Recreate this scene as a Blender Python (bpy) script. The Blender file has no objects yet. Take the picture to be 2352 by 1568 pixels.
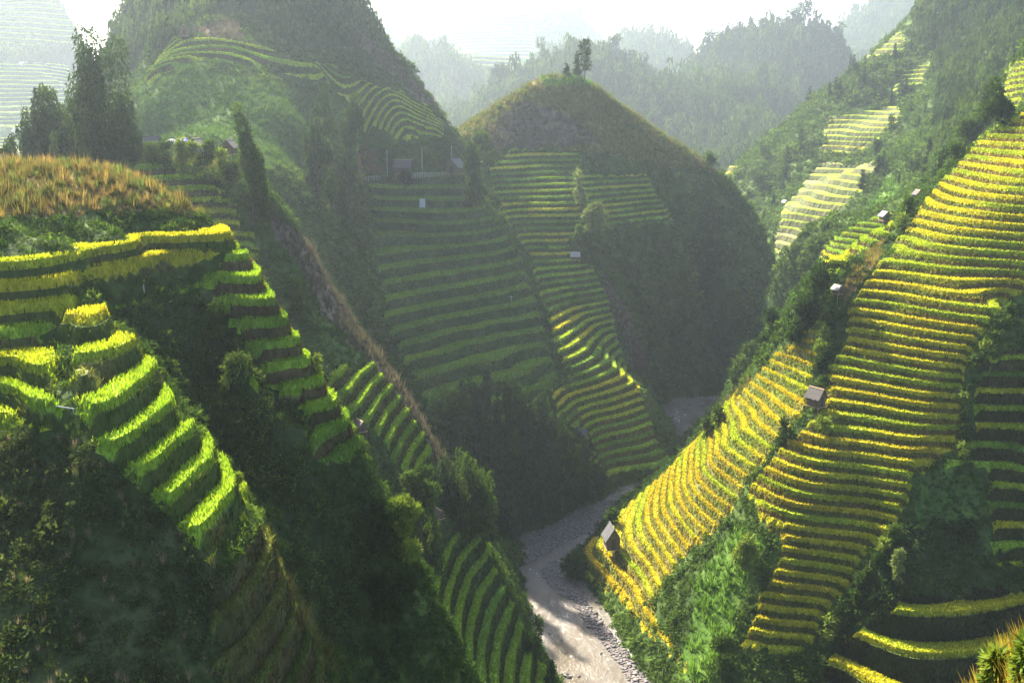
import bpy, math, random
import numpy as np

rng = np.random.default_rng(7)
random.seed(7)
SC = bpy.context.scene
COL = SC.collection
R_ = math.radians

# ---------------------------------------------------------------- camera
CAM_Z, FOC, PITCH = 90.0, 2300.0, math.atan(524 / 2300.0)      # metres above the river; focal length in photo px (2352 wide)
cam = bpy.data.cameras.new('camera')
cam.sensor_width = 36.0
cam.lens = 36.0 * FOC / 2352.0
cam.clip_start, cam.clip_end = 0.5, 20000
camo = bpy.data.objects.new('camera', cam)
COL.objects.link(camo)
camo.location = (0, 0, CAM_Z)
camo.rotation_euler = (math.pi / 2 - PITCH, 0, 0)
SC.camera = camo

# ---------------------------------------------------------------- light
SUN_AZ, SUN_EL = -30.0, 40.0                                    # degrees left of the view direction, height
world = bpy.data.worlds.new('World')
SC.world = world
world.use_nodes = True
wn = world.node_tree
wn.nodes.clear()
sky = wn.nodes.new('ShaderNodeTexSky')
sky.sky_type = 'NISHITA'
sky.sun_disc = False
sky.sun_elevation = R_(SUN_EL)
sky.sun_rotation = R_(SUN_AZ)
sky.air_density, sky.dust_density, sky.ozone_density = 1.0, 2.5, 1.0
bg = wn.nodes.new('ShaderNodeBackground')
bg.inputs['Strength'].default_value = 0.066
wo = wn.nodes.new('ShaderNodeOutputWorld')
wn.links.new(sky.outputs[0], bg.inputs[0])
wn.links.new(bg.outputs[0], wo.inputs[0])
sl = bpy.data.lights.new('sun', 'SUN')
sl.energy, sl.angle, sl.color = 5.0, R_(0.5), (1.0, 0.91, 0.72)
so = bpy.data.objects.new('sun', sl)
COL.objects.link(so)
so.rotation_euler = (R_(90 - SUN_EL), 0, R_(-SUN_AZ) + math.pi)  # shines from the left-back towards the camera
so.location = (-200, 200, 300)
SC.view_settings.view_transform = 'Standard'
SC.view_settings.look = 'None'
SC.view_settings.exposure = 2.4
SC.view_settings.gamma = 1.0
cy = SC.cycles
cy.max_bounces, cy.diffuse_bounces, cy.transmission_bounces, cy.volume_bounces = 5, 2, 4, 0
cy.sample_clamp_indirect = 2.0
cy.transparent_max_bounces = 8
cy.use_denoising = True
HAZE = 0.00016
HAZE_COL, HAZE_ANISO = (0.70, 0.84, 1.0), 0.55

# ---------------------------------------------------------------- geometry helpers
SP, CP = math.sin(PITCH), math.cos(PITCH)
def ray(px, py):
    a, b = px - 1176.0, -(py - 784.0)
    return np.array([a, FOC * CP + b * SP, -FOC * SP + b * CP])
def at_drop(px, py, d):                                          # point seen at px,py lying d metres below the camera
    r = ray(px, py); return r * (-d / r[2]) + (0, 0, CAM_Z)
def at_dist(px, py, D):                                          # point seen at px,py at forward distance D
    r = ray(px, py); return r * (D / r[1]) + (0, 0, CAM_Z)
def project(P):
    q = P - np.array([0, 0, CAM_Z])
    f = q[..., 1] * CP - q[..., 2] * SP
    u = q[..., 1] * SP + q[..., 2] * CP
    f = np.where(np.abs(f) < 1e-6, 1e-6, f)
    return 1176 + FOC * q[..., 0] / f, 784 - FOC * u / f, f

def h2(ix, iy, s):
    n = (ix.astype(np.int64) * 374761393 + iy.astype(np.int64) * 668265263 + s * 982451653) & 0xffffffff
    n = ((n ^ (n >> 13)) * 1274126177) & 0xffffffff
    n = n ^ (n >> 16)
    return (n & 0xffffff) / float(0xffffff)
def vn(x, y, s=0):
    x = np.asarray(x, float); y = np.asarray(y, float)
    ix, iy = np.floor(x), np.floor(y)
    fx, fy = x - ix, y - iy
    fx = fx * fx * (3 - 2 * fx); fy = fy * fy * (3 - 2 * fy)
    a, b = h2(ix, iy, s), h2(ix + 1, iy, s)
    c, d = h2(ix, iy + 1, s), h2(ix + 1, iy + 1, s)
    return (a + (b - a) * fx) * (1 - fy) + (c + (d - c) * fx) * fy
def fbm(x, y, s=0, o=4):
    v, a = 0, 0.5
    for i in range(o):
        v = v + a * (vn(x, y, s + i * 17) * 2 - 1); x = x * 2.03 + 3.1; y = y * 2.03 + 1.7; a *= 0.5
    return v

def inpoly(px, py, poly):
    r = np.zeros(px.shape, bool)
    n = len(poly)
    for i in range(n):
        x0, y0 = poly[i]; x1, y1 = poly[(i + 1) % n]
        if y0 == y1: continue
        c = (py < max(y0, y1)) & (py >= min(y0, y1))
        r ^= c & (px < x0 + (py - y0) * (x1 - x0) / (y1 - y0))
    return r

def mesh_obj(name, V, Fc, mat, col=None, smooth=None, parent=None, uv=None):
    """V (n,3), Fc (m,3 or 4) -> one mesh object"""
    V = np.asarray(V, np.float32); Fc = np.asarray(Fc, np.int32)
    me = bpy.data.meshes.new(name)
    k = Fc.shape[1]
    me.vertices.add(len(V)); me.vertices.foreach_set('co', V.ravel())
    me.loops.add(Fc.size); me.loops.foreach_set('vertex_index', Fc.ravel())
    me.polygons.add(len(Fc))
    me.polygons.foreach_set('loop_start', np.arange(0, Fc.size, k, dtype=np.int32))
    if smooth is not None:
        me.polygons.foreach_set('use_smooth', np.broadcast_to(np.asarray(smooth, bool), (len(Fc),)).copy())
    me.update(calc_edges=True)
    if col is not None:
        col = np.asarray(col, np.float32)
        dom = 'FACE' if len(col) == len(Fc) and len(col) != len(V) else 'POINT'
        if dom == 'FACE':
            a = me.color_attributes.new('tint', 'FLOAT_COLOR', 'CORNER'); col = np.repeat(col, k, axis=0)
        else:
            a = me.color_attributes.new('tint', 'FLOAT_COLOR', 'POINT')
        c4 = np.ones((len(col), 4), np.float32); c4[:, :3] = col
        a.data.foreach_set('color', c4.ravel())
    if mat: me.materials.append(mat)
    o = bpy.data.objects.new(name, me); COL.objects.link(o)
    if parent: o.parent = parent
    return o

# ---------------------------------------------------------------- materials
def newmat(name):
    m = bpy.data.materials.new(name); m.use_nodes = True
    nt = m.node_tree; nt.nodes.clear()
    return m, nt, nt.nodes.new('ShaderNodeOutputMaterial')
def foliage_mat(name, trans=0.45, rough=0.6, var=0.35, warm=(1.15, 1.1, 0.5)):
    """leaves: diffuse + translucent, tinted per leaf"""
    m, nt, out = newmat(name)
    N, L = nt.nodes.new, nt.links.new
    at = N('ShaderNodeAttribute'); at.attribute_name = 'tint'
    tc = N('ShaderNodeTexCoord')
    nz = N('ShaderNodeTexNoise'); nz.inputs['Scale'].default_value = 0.9; nz.inputs['Detail'].default_value = 3
    L(tc.outputs['Object'], nz.inputs['Vector'])
    mr = N('ShaderNodeMapRange'); mr.inputs['From Min'].default_value = 0.3; mr.inputs['From Max'].default_value = 0.7
    mr.inputs['To Min'].default_value = 1 - var; mr.inputs['To Max'].default_value = 1 + var
    L(nz.outputs['Fac'], mr.inputs['Value'])
    mx = N('ShaderNodeVectorMath'); mx.operation = 'SCALE'
    L(at.outputs['Color'], mx.inputs[0]); L(mr.outputs[0], mx.inputs['Scale'])
    d = N('ShaderNodeBsdfPrincipled'); d.inputs['Roughness'].default_value = rough
    d.inputs['Specular IOR Level'].default_value = 0.0
    L(mx.outputs[0], d.inputs['Base Color'])
    t = N('ShaderNodeBsdfTranslucent')
    w = N('ShaderNodeVectorMath'); w.operation = 'MULTIPLY'; w.inputs[1].default_value = warm
    L(mx.outputs[0], w.inputs[0]); L(w.outputs[0], t.inputs['Color'])
    ms = N('ShaderNodeMixShader'); ms.inputs[0].default_value = trans
    L(d.outputs[0], ms.inputs[1]); L(t.outputs[0], ms.inputs[2]); L(ms.outputs[0], out.inputs['Surface'])
    return m
def ground_mat(name, scale=1.0, bump=0.5):
    m, nt, out = newmat(name)
    N, L = nt.nodes.new, nt.links.new
    at = N('ShaderNodeAttribute'); at.attribute_name = 'tint'
    tc = N('ShaderNodeTexCoord')
    n1 = N('ShaderNodeTexNoise'); n1.inputs['Scale'].default_value = 2.2 * scale; n1.inputs['Detail'].default_value = 6
    n2 = N('ShaderNodeTexNoise'); n2.inputs['Scale'].default_value = 0.25 * scale; n2.inputs['Detail'].default_value = 4
    mp = N('ShaderNodeMapping'); mp.inputs['Scale'].default_value = (1, 1, 0.35)
    L(tc.outputs['Object'], mp.inputs[0]); L(mp.outputs[0], n1.inputs['Vector']); L(tc.outputs['Object'], n2.inputs['Vector'])
    ad = N('ShaderNodeMath'); ad.operation = 'ADD'
    L(n1.outputs['Fac'], ad.inputs[0]); L(n2.outputs['Fac'], ad.inputs[1])
    mr = N('ShaderNodeMapRange'); mr.inputs['From Min'].default_value = 0.7; mr.inputs['From Max'].default_value = 1.3
    mr.inputs['To Min'].default_value = 0.55; mr.inputs['To Max'].default_value = 1.45
    L(ad.outputs[0], mr.inputs['Value'])
    mx = N('ShaderNodeVectorMath'); mx.operation = 'SCALE'
    L(at.outputs['Color'], mx.inputs[0]); L(mr.outputs[0], mx.inputs['Scale'])
    d = N('ShaderNodeBsdfPrincipled'); d.inputs['Roughness'].default_value = 0.95
    d.inputs['Specular IOR Level'].default_value = 0.1
    L(mx.outputs[0], d.inputs['Base Color'])
    bp = N('ShaderNodeBump'); bp.inputs['Strength'].default_value = bump; bp.inputs['Distance'].default_value = 0.4 / scale
    L(n1.outputs['Fac'], bp.inputs['Height']); L(bp.outputs[0], d.inputs['Normal'])
    L(d.outputs[0], out.inputs['Surface'])
    return m
M_GROUND = ground_mat('hillside_ground')
M_FAR = ground_mat('far_hillside', 0.25, 0.8)
M_RICE = foliage_mat('rice_leaves', 0.5, 0.55, 0.2, (1.2, 1.1, 0.4))
M_GRASS = foliage_mat('grass_leaves', 0.38, 0.6, 0.3, (1.05, 1.05, .75))
M_LEAF = foliage_mat('shrub_leaves', 0.35, 0.5, 0.3)

# ---------------------------------------------------------------- hills
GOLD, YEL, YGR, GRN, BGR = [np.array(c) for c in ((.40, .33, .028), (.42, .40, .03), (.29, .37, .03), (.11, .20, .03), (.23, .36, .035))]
def mixc(a, b, t):
    t = np.asarray(t)[..., None]; return a * (1 - t) + b * t

class Hill:
    pass
SCAT = []                                                        # (what, arrays) filled by the hills, turned into meshes at the end
RICE_K = 1.3
PROF_T = dict(r=0.22, b=0.08, s=0.07, e=0.96)

def rbf_fit(P, c, lam=0.15):
    n = len(P)
    d = np.hypot(P[:, None, 0] - P[None, :, 0], P[:, None, 1] - P[None, :, 1])
    A = np.zeros((n + 3, n + 3))
    A[:n, :n] = -np.sqrt(d * d + c * c) - np.eye(n) * -lam
    A[:n, n] = 1; A[:n, n + 1:] = P[:, :2] / 100
    A[n:, :n] = A[:n, n:].T
    b = np.zeros(n + 3); b[:n] = P[:, 2]
    return np.linalg.lstsq(A, b, rcond=None)[0]
def rbf_eval(W, P, c, x, y):
    out = np.empty(x.size); xf, yf = x.ravel(), y.ravel(); n = len(P)
    for i in range(0, x.size, 20000):
        d = np.sqrt((xf[i:i + 20000, None] - P[None, :, 0]) ** 2 + (yf[i:i + 20000, None] - P[None, :, 1]) ** 2 + c * c)
        out[i:i + 20000] = -d @ W[:n] + W[n] + (xf[i:i + 20000] * W[n + 1] + yf[i:i + 20000] * W[n + 2]) / 100
    return out.reshape(x.shape)

def ctrl(lst):
    """[( 'z', drop, [(px,py),..] ), ('d', dist, [..]) , ('p', [(px,py,dist)..]) , ('x', [(x,y,z)..]) ] -> points"""
    P = []
    for e in lst:
        if e[0] == 'z': P += [at_drop(px, py, e[1]) for px, py in e[2]]
        elif e[0] == 'd': P += [at_dist(px, py, e[1]) for px, py in e[2]]
        elif e[0] == 'p': P += [at_dist(*q) for q in e[1]]
        elif e[0] == 'b':                                        # ridge points with a far side: add a point behind and below
            for px, py, D in e[1]:
                p = at_dist(px, py, D); P.append(p)
                k = 1 + e[2] / D
                P.append(np.array([p[0] * k + e[4], p[1] * k, p[2] - e[3]]))
        elif e[0] == 'u':                                        # hidden ground: extra metres below the sight line
            for px, py, D, ex in e[1]: P.append(at_dist(px, py, D) - (0, 0, ex))
        elif e[0] == 'x': P += [np.array(q, float) for q in e[1]]
    return np.array(P)

def hill(name, cl, cell, reach, zones=(), wild=(), c=4.0, rough=0.5, rscale=9.0, mat=None, seed=1, nfun=None, box=None, zmin=-2.5, cut=None, lam=0.3, skirt=(.55, 110)):
    P = ctrl(cl)
    W = rbf_fit(P, c, c * lam)
    x0, y0 = P[:, :2].min(0) - reach; x1, y1 = P[:, :2].max(0) + reach
    if box: x0, x1, y0, y1 = max(x0, box[0]), min(x1, box[1]), max(y0, box[2]), min(y1, box[3])
    gx, gy = np.meshgrid(np.arange(x0, x1 + cell, cell), np.arange(y0, y1 + cell, cell))
    gx = gx + (vn(gx * 3.7, gy * 3.3, 5) - .5) * cell * .3; gy = gy + (vn(gx * 3.1, gy * 3.9, 6) - .5) * cell * .3
    z = rbf_eval(W, P, c, gx, gy)
    dm = np.full(gx.shape, 1e9)
    for p in P: dm = np.minimum(dm, np.hypot(gx - p[0], gy - p[1]))
    z = z - skirt[1] * np.clip((dm / reach - skirt[0]) / (1 - skirt[0]), 0, 1) ** 1.6
    zs = z.copy()
    z = z + rough * fbm(gx / rscale, gy / rscale, seed, 4) * 2
    ok = (dm < reach) & (z > zmin)
    if cut is not None: ok &= cut(gx, gy, z)
    V = np.stack([gx, gy, z], -1)
    px, py, f = project(V)
    jx = px + 500 / f * 8 * fbm(gx / 6, gy / 6, seed + 50, 2); jy = py + 500 / f * 8 * fbm(gx / 6, gy / 6, seed + 60, 2)
    zid = np.zeros(gx.shape, int)
    n = z.copy(); dz = np.ones(gx.shape)
    for i, zn in enumerate(zones):
        m = inpoly(jx, jy, zn['poly'])
        if 'cond' in zn: m &= zn['cond'](gx, gy, z)
        zid[m] = i + 1
        nz = (zs + rough * zn.get('wob', .6) * fbm(gx / rscale, gy / rscale, seed, 2) * 2 + zn.get('ph', 0.0)) / zn['dz'] + zn.get('jit', .5) * fbm(gx / 22, gy / 22, seed + 9, 2)
        if 'nfun' in zn: nz = zn['nfun'](gx, gy, z)
        n[m] = nz[m]; dz[m] = zn['dz']
        z[m] = (zs + rough * zn.get('wob', .6) * fbm(gx / rscale, gy / rscale, seed, 2) * 2)[m]
    # weight: 0 where a neighbour belongs to another zone
    w = (zid > 0).astype(float)
    for dy, dx in ((0, 1), (1, 0), (0, -1), (-1, 0), (1, 1), (-1, -1)):
        w[np.roll(zid, (dy, dx), (0, 1)) != zid] = 0
    V[..., 2] = z
    A = np.stack([gx, gy, z, n, w, dz], -1).reshape(-1, 6)
    H_, W_ = gx.shape
    idx = np.arange(H_ * W_).reshape(H_, W_)
    q = np.stack([idx[:-1, :-1], idx[:-1, 1:], idx[1:, 1:], idx[1:, :-1]], -1).reshape(-1, 4)
    okf = ok.ravel()
    q = q[okf[q].all(1)]
    T = np.concatenate([q[:, [0, 1, 2]], q[:, [0, 2, 3]]])
    zf = zid.ravel(); tz = zf[T]
    tzone = np.where((tz[:, 0] == tz[:, 1]) & (tz[:, 1] == tz[:, 2]), tz[:, 0], 0)
    tri = A[T]                                                   # (t,3,6)
    b, s, e = PROF_T['b'], PROF_T['s'], PROF_T['e']
    rz = np.array([PROF_T['r']] + [zn.get('r', PROF_T['r']) for zn in zones])
    # warp n so that every zone uses the same break points
    tb = np.array([0, .25, .25 + b, .25 + b + s, e, 1.0])
    def warp(nv, rr):
        k = np.floor(nv); t = nv - k
        return k + np.where(t < rr, t / rr * .25, .25 + (t - rr) / (1 - rr) * .75)
    for i in range(len(zones)):
        mz = tzone == i + 1
        tri[mz, :, 3] = warp(tri[mz, :, 3], rz[i + 1])
    def Bf(nv):
        k = np.floor(nv); t = nv - k
        return 5 * k + np.interp(t, tb, np.arange(6))
    def Bi(m):
        k = np.floor(m / 5); return k + np.interp(m - 5 * k, np.arange(6), tb)
    done = [tri[tzone == 0]]; dzone = [tzone[tzone == 0]]
    cur = tri[tzone > 0]; cz = tzone[tzone > 0]
    for it in range(40):
        if not len(cur): break
        m = Bf(cur[:, :, 3]); lo, hi = m.min(1), m.max(1)
        first = np.floor(lo + 1e-5) + 1; last = np.ceil(hi - 1e-5) - 1
        cr = first <= last
        done.append(cur[~cr]); dzone.append(cz[~cr])
        cur, cz, m, first, last = cur[cr], cz[cr], m[cr], first[cr], last[cr]
        if not len(cur): break
        lev = np.floor((first + last) / 2); nl = Bi(lev)
        o = np.argsort(m, 1); cur = np.take_along_axis(cur, o[:, :, None], 1)
        a, bb, cc = cur[:, 0], cur[:, 1], cur[:, 2]
        def lerp(p, q_):
            den = q_[:, 3] - p[:, 3]; den = np.where(np.abs(den) < 1e-9, 1e-9, den)
            t = np.clip((nl - p[:, 3]) / den, 0, 1)[:, None]
            rr = p + (q_ - p) * t; rr[:, 3] = nl; return rr
        Pp = lerp(a, cc)
        below = bb[:, 3] <= nl
        Qq = np.where(below[:, None], lerp(bb, cc), lerp(a, bb))
        bl = below[:, None]
        t1 = np.stack([a, np.where(bl, bb, Qq), Pp], 1)
        t2 = np.stack([np.where(bl, bb, Qq), np.where(bl, Qq, bb), Pp], 1)
        t3 = np.stack([np.where(bl, Qq, bb), cc, Pp], 1)
        cur = np.concatenate([t1, t2, t3]); cz = np.concatenate([cz, cz, cz])
        e1 = cur[:, 1, :2] - cur[:, 0, :2]; e2 = cur[:, 2, :2] - cur[:, 0, :2]
        ar = np.abs(e1[:, 0] * e2[:, 1] - e1[:, 1] * e2[:, 0])
        k = ar > 1e-7; cur, cz = cur[k], cz[k]
    tri = np.concatenate(done); tzone = np.concatenate(dzone)
    e1 = tri[:, 1, :2] - tri[:, 0, :2]; e2 = tri[:, 2, :2] - tri[:, 0, :2]
    fl = (e1[:, 0] * e2[:, 1] - e1[:, 1] * e2[:, 0]) < 0
    tri[fl] = tri[fl][:, [0, 2, 1]]
    # terrace profile
    nmid = tri[:, :, 3].mean(1); kk = np.floor(nmid)
    seg = np.minimum(np.floor(Bf(nmid) - 5 * kk), 4).astype(int); seg[tzone == 0] = -1
    zp = tri[:, :, 2].copy()
    for i, zn in enumerate(zones):
        msk = tzone == i + 1
        if not msk.any(): continue
        rh = zn.get('rh', 0.55) * RICE_K / zn['dz']
        g = np.array([0, 1, 1, 1 + rh, 1 + rh, 1.0])
        t = np.clip(tri[msk][:, :, 3] - kk[msk][:, None], 0, 1)
        rr_ = rz[i + 1]; t0 = np.where(t < .25, t / .25 * rr_, rr_ + (t - .25) / .75 * (1 - rr_))
        zp[msk] += tri[msk][:, :, 4] * zn['dz'] * (np.interp(t, tb, g) - t0 - 0.3)
    pos = np.stack([tri[:, :, 0], tri[:, :, 1], zp], -1)
    # merge vertices
    qz = np.round((pos - pos.reshape(-1, 3).min(0)) * 400).astype(np.int64).reshape(-1, 3)
    key = (qz[:, 0] << 42) + (qz[:, 1] << 21) + qz[:, 2]
    _, fi, inv = np.unique(key, return_index=True, return_inverse=True)
    VV = pos.reshape(-1, 3)[fi]; FF = inv.reshape(-1, 3)
    g_ = (FF[:, 0] != FF[:, 1]) & (FF[:, 1] != FF[:, 2]) & (FF[:, 0] != FF[:, 2])
    FF, pos, tzone, seg, kk = FF[g_], pos[g_], tzone[g_], seg[g_], kk[g_]
    cen = pos.mean(1)
    cr_ = np.cross(pos[:, 1] - pos[:, 0], pos[:, 2] - pos[:, 0])
    area = np.linalg.norm(cr_, axis=1) / 2; nor = cr_ / (2 * area[:, None] + 1e-12)
    # face colours and ground kind
    cpx, cpy, cf = project(cen)
    kind = np.full(len(FF), 'shrub', dtype='<U8')
    jj = 400 / np.maximum(cf, 5)
    wx = cpx + jj * 10 * fbm(cen[:, 0] / 5, cen[:, 1] / 5, seed + 70, 3); wy = cpy + jj * 10 * fbm(cen[:, 0] / 5, cen[:, 1] / 5, seed + 71, 3)
    for kd, poly in wild:
        kind[inpoly(wx, wy, poly)] = kd
    big = fbm(cen[:, 0] / 14, cen[:, 1] / 14, seed + 80, 3); sm = fbm(cen[:, 0] / 3, cen[:, 1] / 3, seed + 81, 3)
    colr = mixc(np.array([.030, .055, .014]), np.array([.07, .11, .025]), np.clip(.5 + big + .6 * sm, 0, 1))
    for kd, ca, cb in WILDCOL:
        mk = kind == kd
        colr[mk] = mixc(np.array(ca), np.array(cb), np.clip(.5 + big[mk] + .6 * sm[mk], 0, 1))
    crop = np.zeros((len(FF), 3))
    for i, zn in enumerate(zones):
        mk = tzone == i + 1
        if not mk.any(): continue
        a_ = cen[mk]
        hsh = h2(kk[mk], np.floor(a_[:, 0] / 37 + a_[:, 1] / 53), 31 + i)
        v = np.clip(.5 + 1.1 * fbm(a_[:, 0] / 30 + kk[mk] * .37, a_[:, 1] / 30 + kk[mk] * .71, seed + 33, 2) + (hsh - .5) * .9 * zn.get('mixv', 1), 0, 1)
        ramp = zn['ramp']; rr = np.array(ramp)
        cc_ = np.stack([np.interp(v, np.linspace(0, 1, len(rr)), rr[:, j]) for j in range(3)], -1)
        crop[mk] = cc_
        sg = seg[mk]
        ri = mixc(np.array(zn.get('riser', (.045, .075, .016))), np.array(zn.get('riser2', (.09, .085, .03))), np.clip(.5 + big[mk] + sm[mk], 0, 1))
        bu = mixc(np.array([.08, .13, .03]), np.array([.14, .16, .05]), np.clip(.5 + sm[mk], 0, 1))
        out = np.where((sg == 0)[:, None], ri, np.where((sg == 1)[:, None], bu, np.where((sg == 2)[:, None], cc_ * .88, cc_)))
        colr[mk] = out
    o = mesh_obj(name, VV, FF, mat or M_GROUND, col=colr, smooth=(tzone == 0))
    o['kind'] = 'structure'
    SCAT.append(dict(pos=pos, cen=cen, nor=nor, area=area, seg=seg, zone=tzone, kind=kind, crop=crop, col=colr, px=cpx, py=cpy, f=cf, zones=zones, name=name))
    h = Hill(); h.obj = o; h.P, h.W, h.c, h.rough, h.rs, h.seed = P, W, c, rough, rscale, seed
    h.z = lambda x, y: float(rbf_eval(W, P, c, np.array([x]), np.array([y]))[0] + rough * fbm(np.array([x]) / rscale, np.array([y]) / rscale, seed, 4)[0] * 2)
    return h

WILDCOL = [('dry', (.14, .095, .045), (.26, .19, .09)), ('pink', (.09, .07, .055), (.16, .12, .09)), ('soil', (.07, .045, .025), (.13, .075, .04)), ('lush', (.04, .085, .018), (.075, .13, .028)), ('gold', (.2, .14, .04), (.3, .2, .06)),
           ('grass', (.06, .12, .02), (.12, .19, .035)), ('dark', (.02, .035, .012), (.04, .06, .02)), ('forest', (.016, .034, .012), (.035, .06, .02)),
           ('olive', (.10, .10, .03), (.18, .16, .05)), ('maize', (.04, .06, .022), (.075, .085, .035))]
# ================================================================ the hills
HILLS = {}
# ---- near spur on the left, with two terraced noses
HILLS['L'] = hill('hill', [
    ('z', 10.9, [(-250, 650), (0, 618), (200, 586), (400, 558), (507, 546)]),
    ('z', 12.3, [(-250, 715), (0, 669), (150, 628), (350, 594), (460, 584), (547, 585)]),
    ('p', [(-200, 760, 69), (0, 718, 69), (170, 655, 74), (0, 753, 67.5), (185, 688, 73), (-200, 860, 66), (0, 804, 66), (80, 770, 68.5), (0, 868, 64.5), (130, 826, 67), (0, 940, 62.5), (145, 905, 63.5)]),
    ('z', 14.9, [(95, 800), (180, 770), (250, 742)]), ('z', 14.4, [(225, 700), (330, 668), (480, 652), (582, 625)]),
    ('z', 16.6, [(130, 890), (230, 845), (300, 797)]), ('z', 15.9, [(545, 740), (620, 680)]),
    ('z', 18.3, [(200, 990), (300, 930), (366, 860)]), ('z', 17.5, [(560, 780), (600, 765), (648, 735)]),
    ('z', 20.0, [(265, 1052), (330, 1010), (388, 960)]), ('z', 19.1, [(580, 830), (677, 785)]),
    ('z', 21.7, [(330, 1108), (400, 1050), (446, 992)]), ('z', 20.7, [(610, 887), (660, 870), (707, 833)]),
    ('z', 23.4, [(388, 1168), (450, 1110), (492, 1052)]), ('z', 22.3, [(735, 885)]),
    ('z', 25.1, [(457, 1242), (500, 1190), (537, 1127)]), ('z', 23.9, [(690, 987), (740, 962), (765, 935)]),
    ('z', 26.8, [(502, 1332), (555, 1270), (594, 1202)]), ('z', 25.5, [(795, 985)]),
    ('z', 27.1, [(730, 1045), (790, 1050), (818, 1030)]),
    ('d', 77, [(-200, 490), (0, 500), (150, 505)]), ('d', 82, [(300, 510)]), ('d', 88.5, [(400, 505), (470, 500)]),
    ('p', [(-250, 462, 100), (0, 452, 112), (150, 456, 110), (300, 470, 106), (400, 490, 100), (475, 508, 95)]),
    ('p', [(400, 745, 80), (440, 860, 76), (520, 1000, 77), (600, 1020, 79), (650, 1200, 77), (750, 1250, 88), (820, 1330, 94), (840, 1450, 90), (420, 700, 83)]),
    ('p', [(640, 1290, 64), (690, 1420, 64.5), (800, 1568, 66), (860, 1680, 67)]),
    ('p', [(0, 1000, 61), (0, 1300, 52), (0, 1568, 46), (300, 1300, 53), (300, 1568, 48), (500, 1568, 51), (600, 1450, 56), (150, 1100, 56.5), (-300, 1300, 50), (0, 1900, 40), (400, 1900, 44), (800, 1900, 56)]),
    ('u', [(520, 545, 98, 6), (600, 625, 100, 9), (660, 680, 97, 10), (700, 785, 94, 11), (760, 885, 92, 11), (820, 985, 90, 11), (850, 1050, 89, 10)]),
    ('u', [(560, 545, 112, 22), (660, 600, 112, 28), (720, 680, 108, 28), (760, 785, 104, 28), (810, 885, 102, 28), (860, 985, 99, 28), (890, 1100, 96, 18), (900, 1250, 98, 14), (900, 1400, 98, 14)]),
    ('p', [(835, 1110, 86), (845, 1220, 89)]),
    ('b', [(366, 860, 71), (446, 992, 68.5), (537, 1127, 66), (594, 1202, 64), (690, 1420, 65), (800, 1568, 67)], 5, 3.2, 2.5),
    ('x', [(-80, 118, 80), (-60, 130, 74), (-40, 128, 66), (-52, 122, 79), (-70, 112, 83), (-95, 110, 84)]),
], 0.42, 30, c=1.8, rough=0.16, rscale=5, seed=3, zmin=5, lam=.2, zones=[
    dict(cond=lambda x, y, z: z < 79.75, poly=[(-500, 560), (0, 548), (250, 513), (490, 500), (522, 545), (570, 594), (480, 603), (200, 652), (197, 695), (105, 770), (138, 815), (158, 905), (150, 985), (-500, 1020)],
         dz=1.35, ph=.24, ramp=[BGR, BGR, YGR, YEL, YEL], rh=.5, jit=.1, mixv=.9, r=.16),
    dict(poly=[(200, 700), (225, 690), (268, 742), (325, 800), (384, 860), (405, 955), (465, 990), (508, 1050), (552, 1125), (612, 1198), (560, 1222), (478, 1290), (450, 1262), (385, 1187), (325, 1122), (255, 1066), (192, 1007), (162, 960), (170, 900), (145, 810), (95, 795)],
         dz=1.7, ph=.36, ramp=[BGR, BGR, BGR, YGR, YEL], rh=.5, jit=.08, mixv=.6, r=.16),
    dict(poly=[(200, 694), (480, 634), (560, 594), (600, 628), (642, 680), (672, 735), (700, 785), (730, 830), (760, 880), (790, 935), (818, 985), (845, 1040), (790, 1080), (730, 1062), (675, 930), (600, 900), (550, 785), (510, 725), (480, 672), (215, 715)],
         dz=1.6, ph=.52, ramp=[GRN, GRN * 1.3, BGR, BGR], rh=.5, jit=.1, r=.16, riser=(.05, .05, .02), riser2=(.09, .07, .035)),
    dict(poly=[(555, 1232), (606, 1212), (660, 1310), (705, 1420), (775, 1568), (800, 1750), (520, 1750), (470, 1560), (455, 1400), (480, 1310)],
         dz=2.1, ph=.9, ramp=[(.05, .09, .02), (.08, .12, .03), (.11, .12, .04)], rh=.3, jit=.15, r=.2, riser=(.045, .055, .02), riser2=(.08, .065, .03)),
], wild=[('dry', [(-400, 340), (480, 400), (480, 495), (400, 500), (-400, 480)]), ('maize', [(-400, 980), (200, 1000), (500, 1340), (620, 1568), (400, 1900), (-400, 1900)]),
         ('olive', [(594, 1195), (660, 1300), (800, 1568), (770, 1568), (640, 1370), (560, 1250)]), ('dark', [(230, 715), (480, 680), (560, 780), (700, 960), (820, 1100), (900, 1568), (760, 1480), (600, 1190), (400, 900)])])

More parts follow.
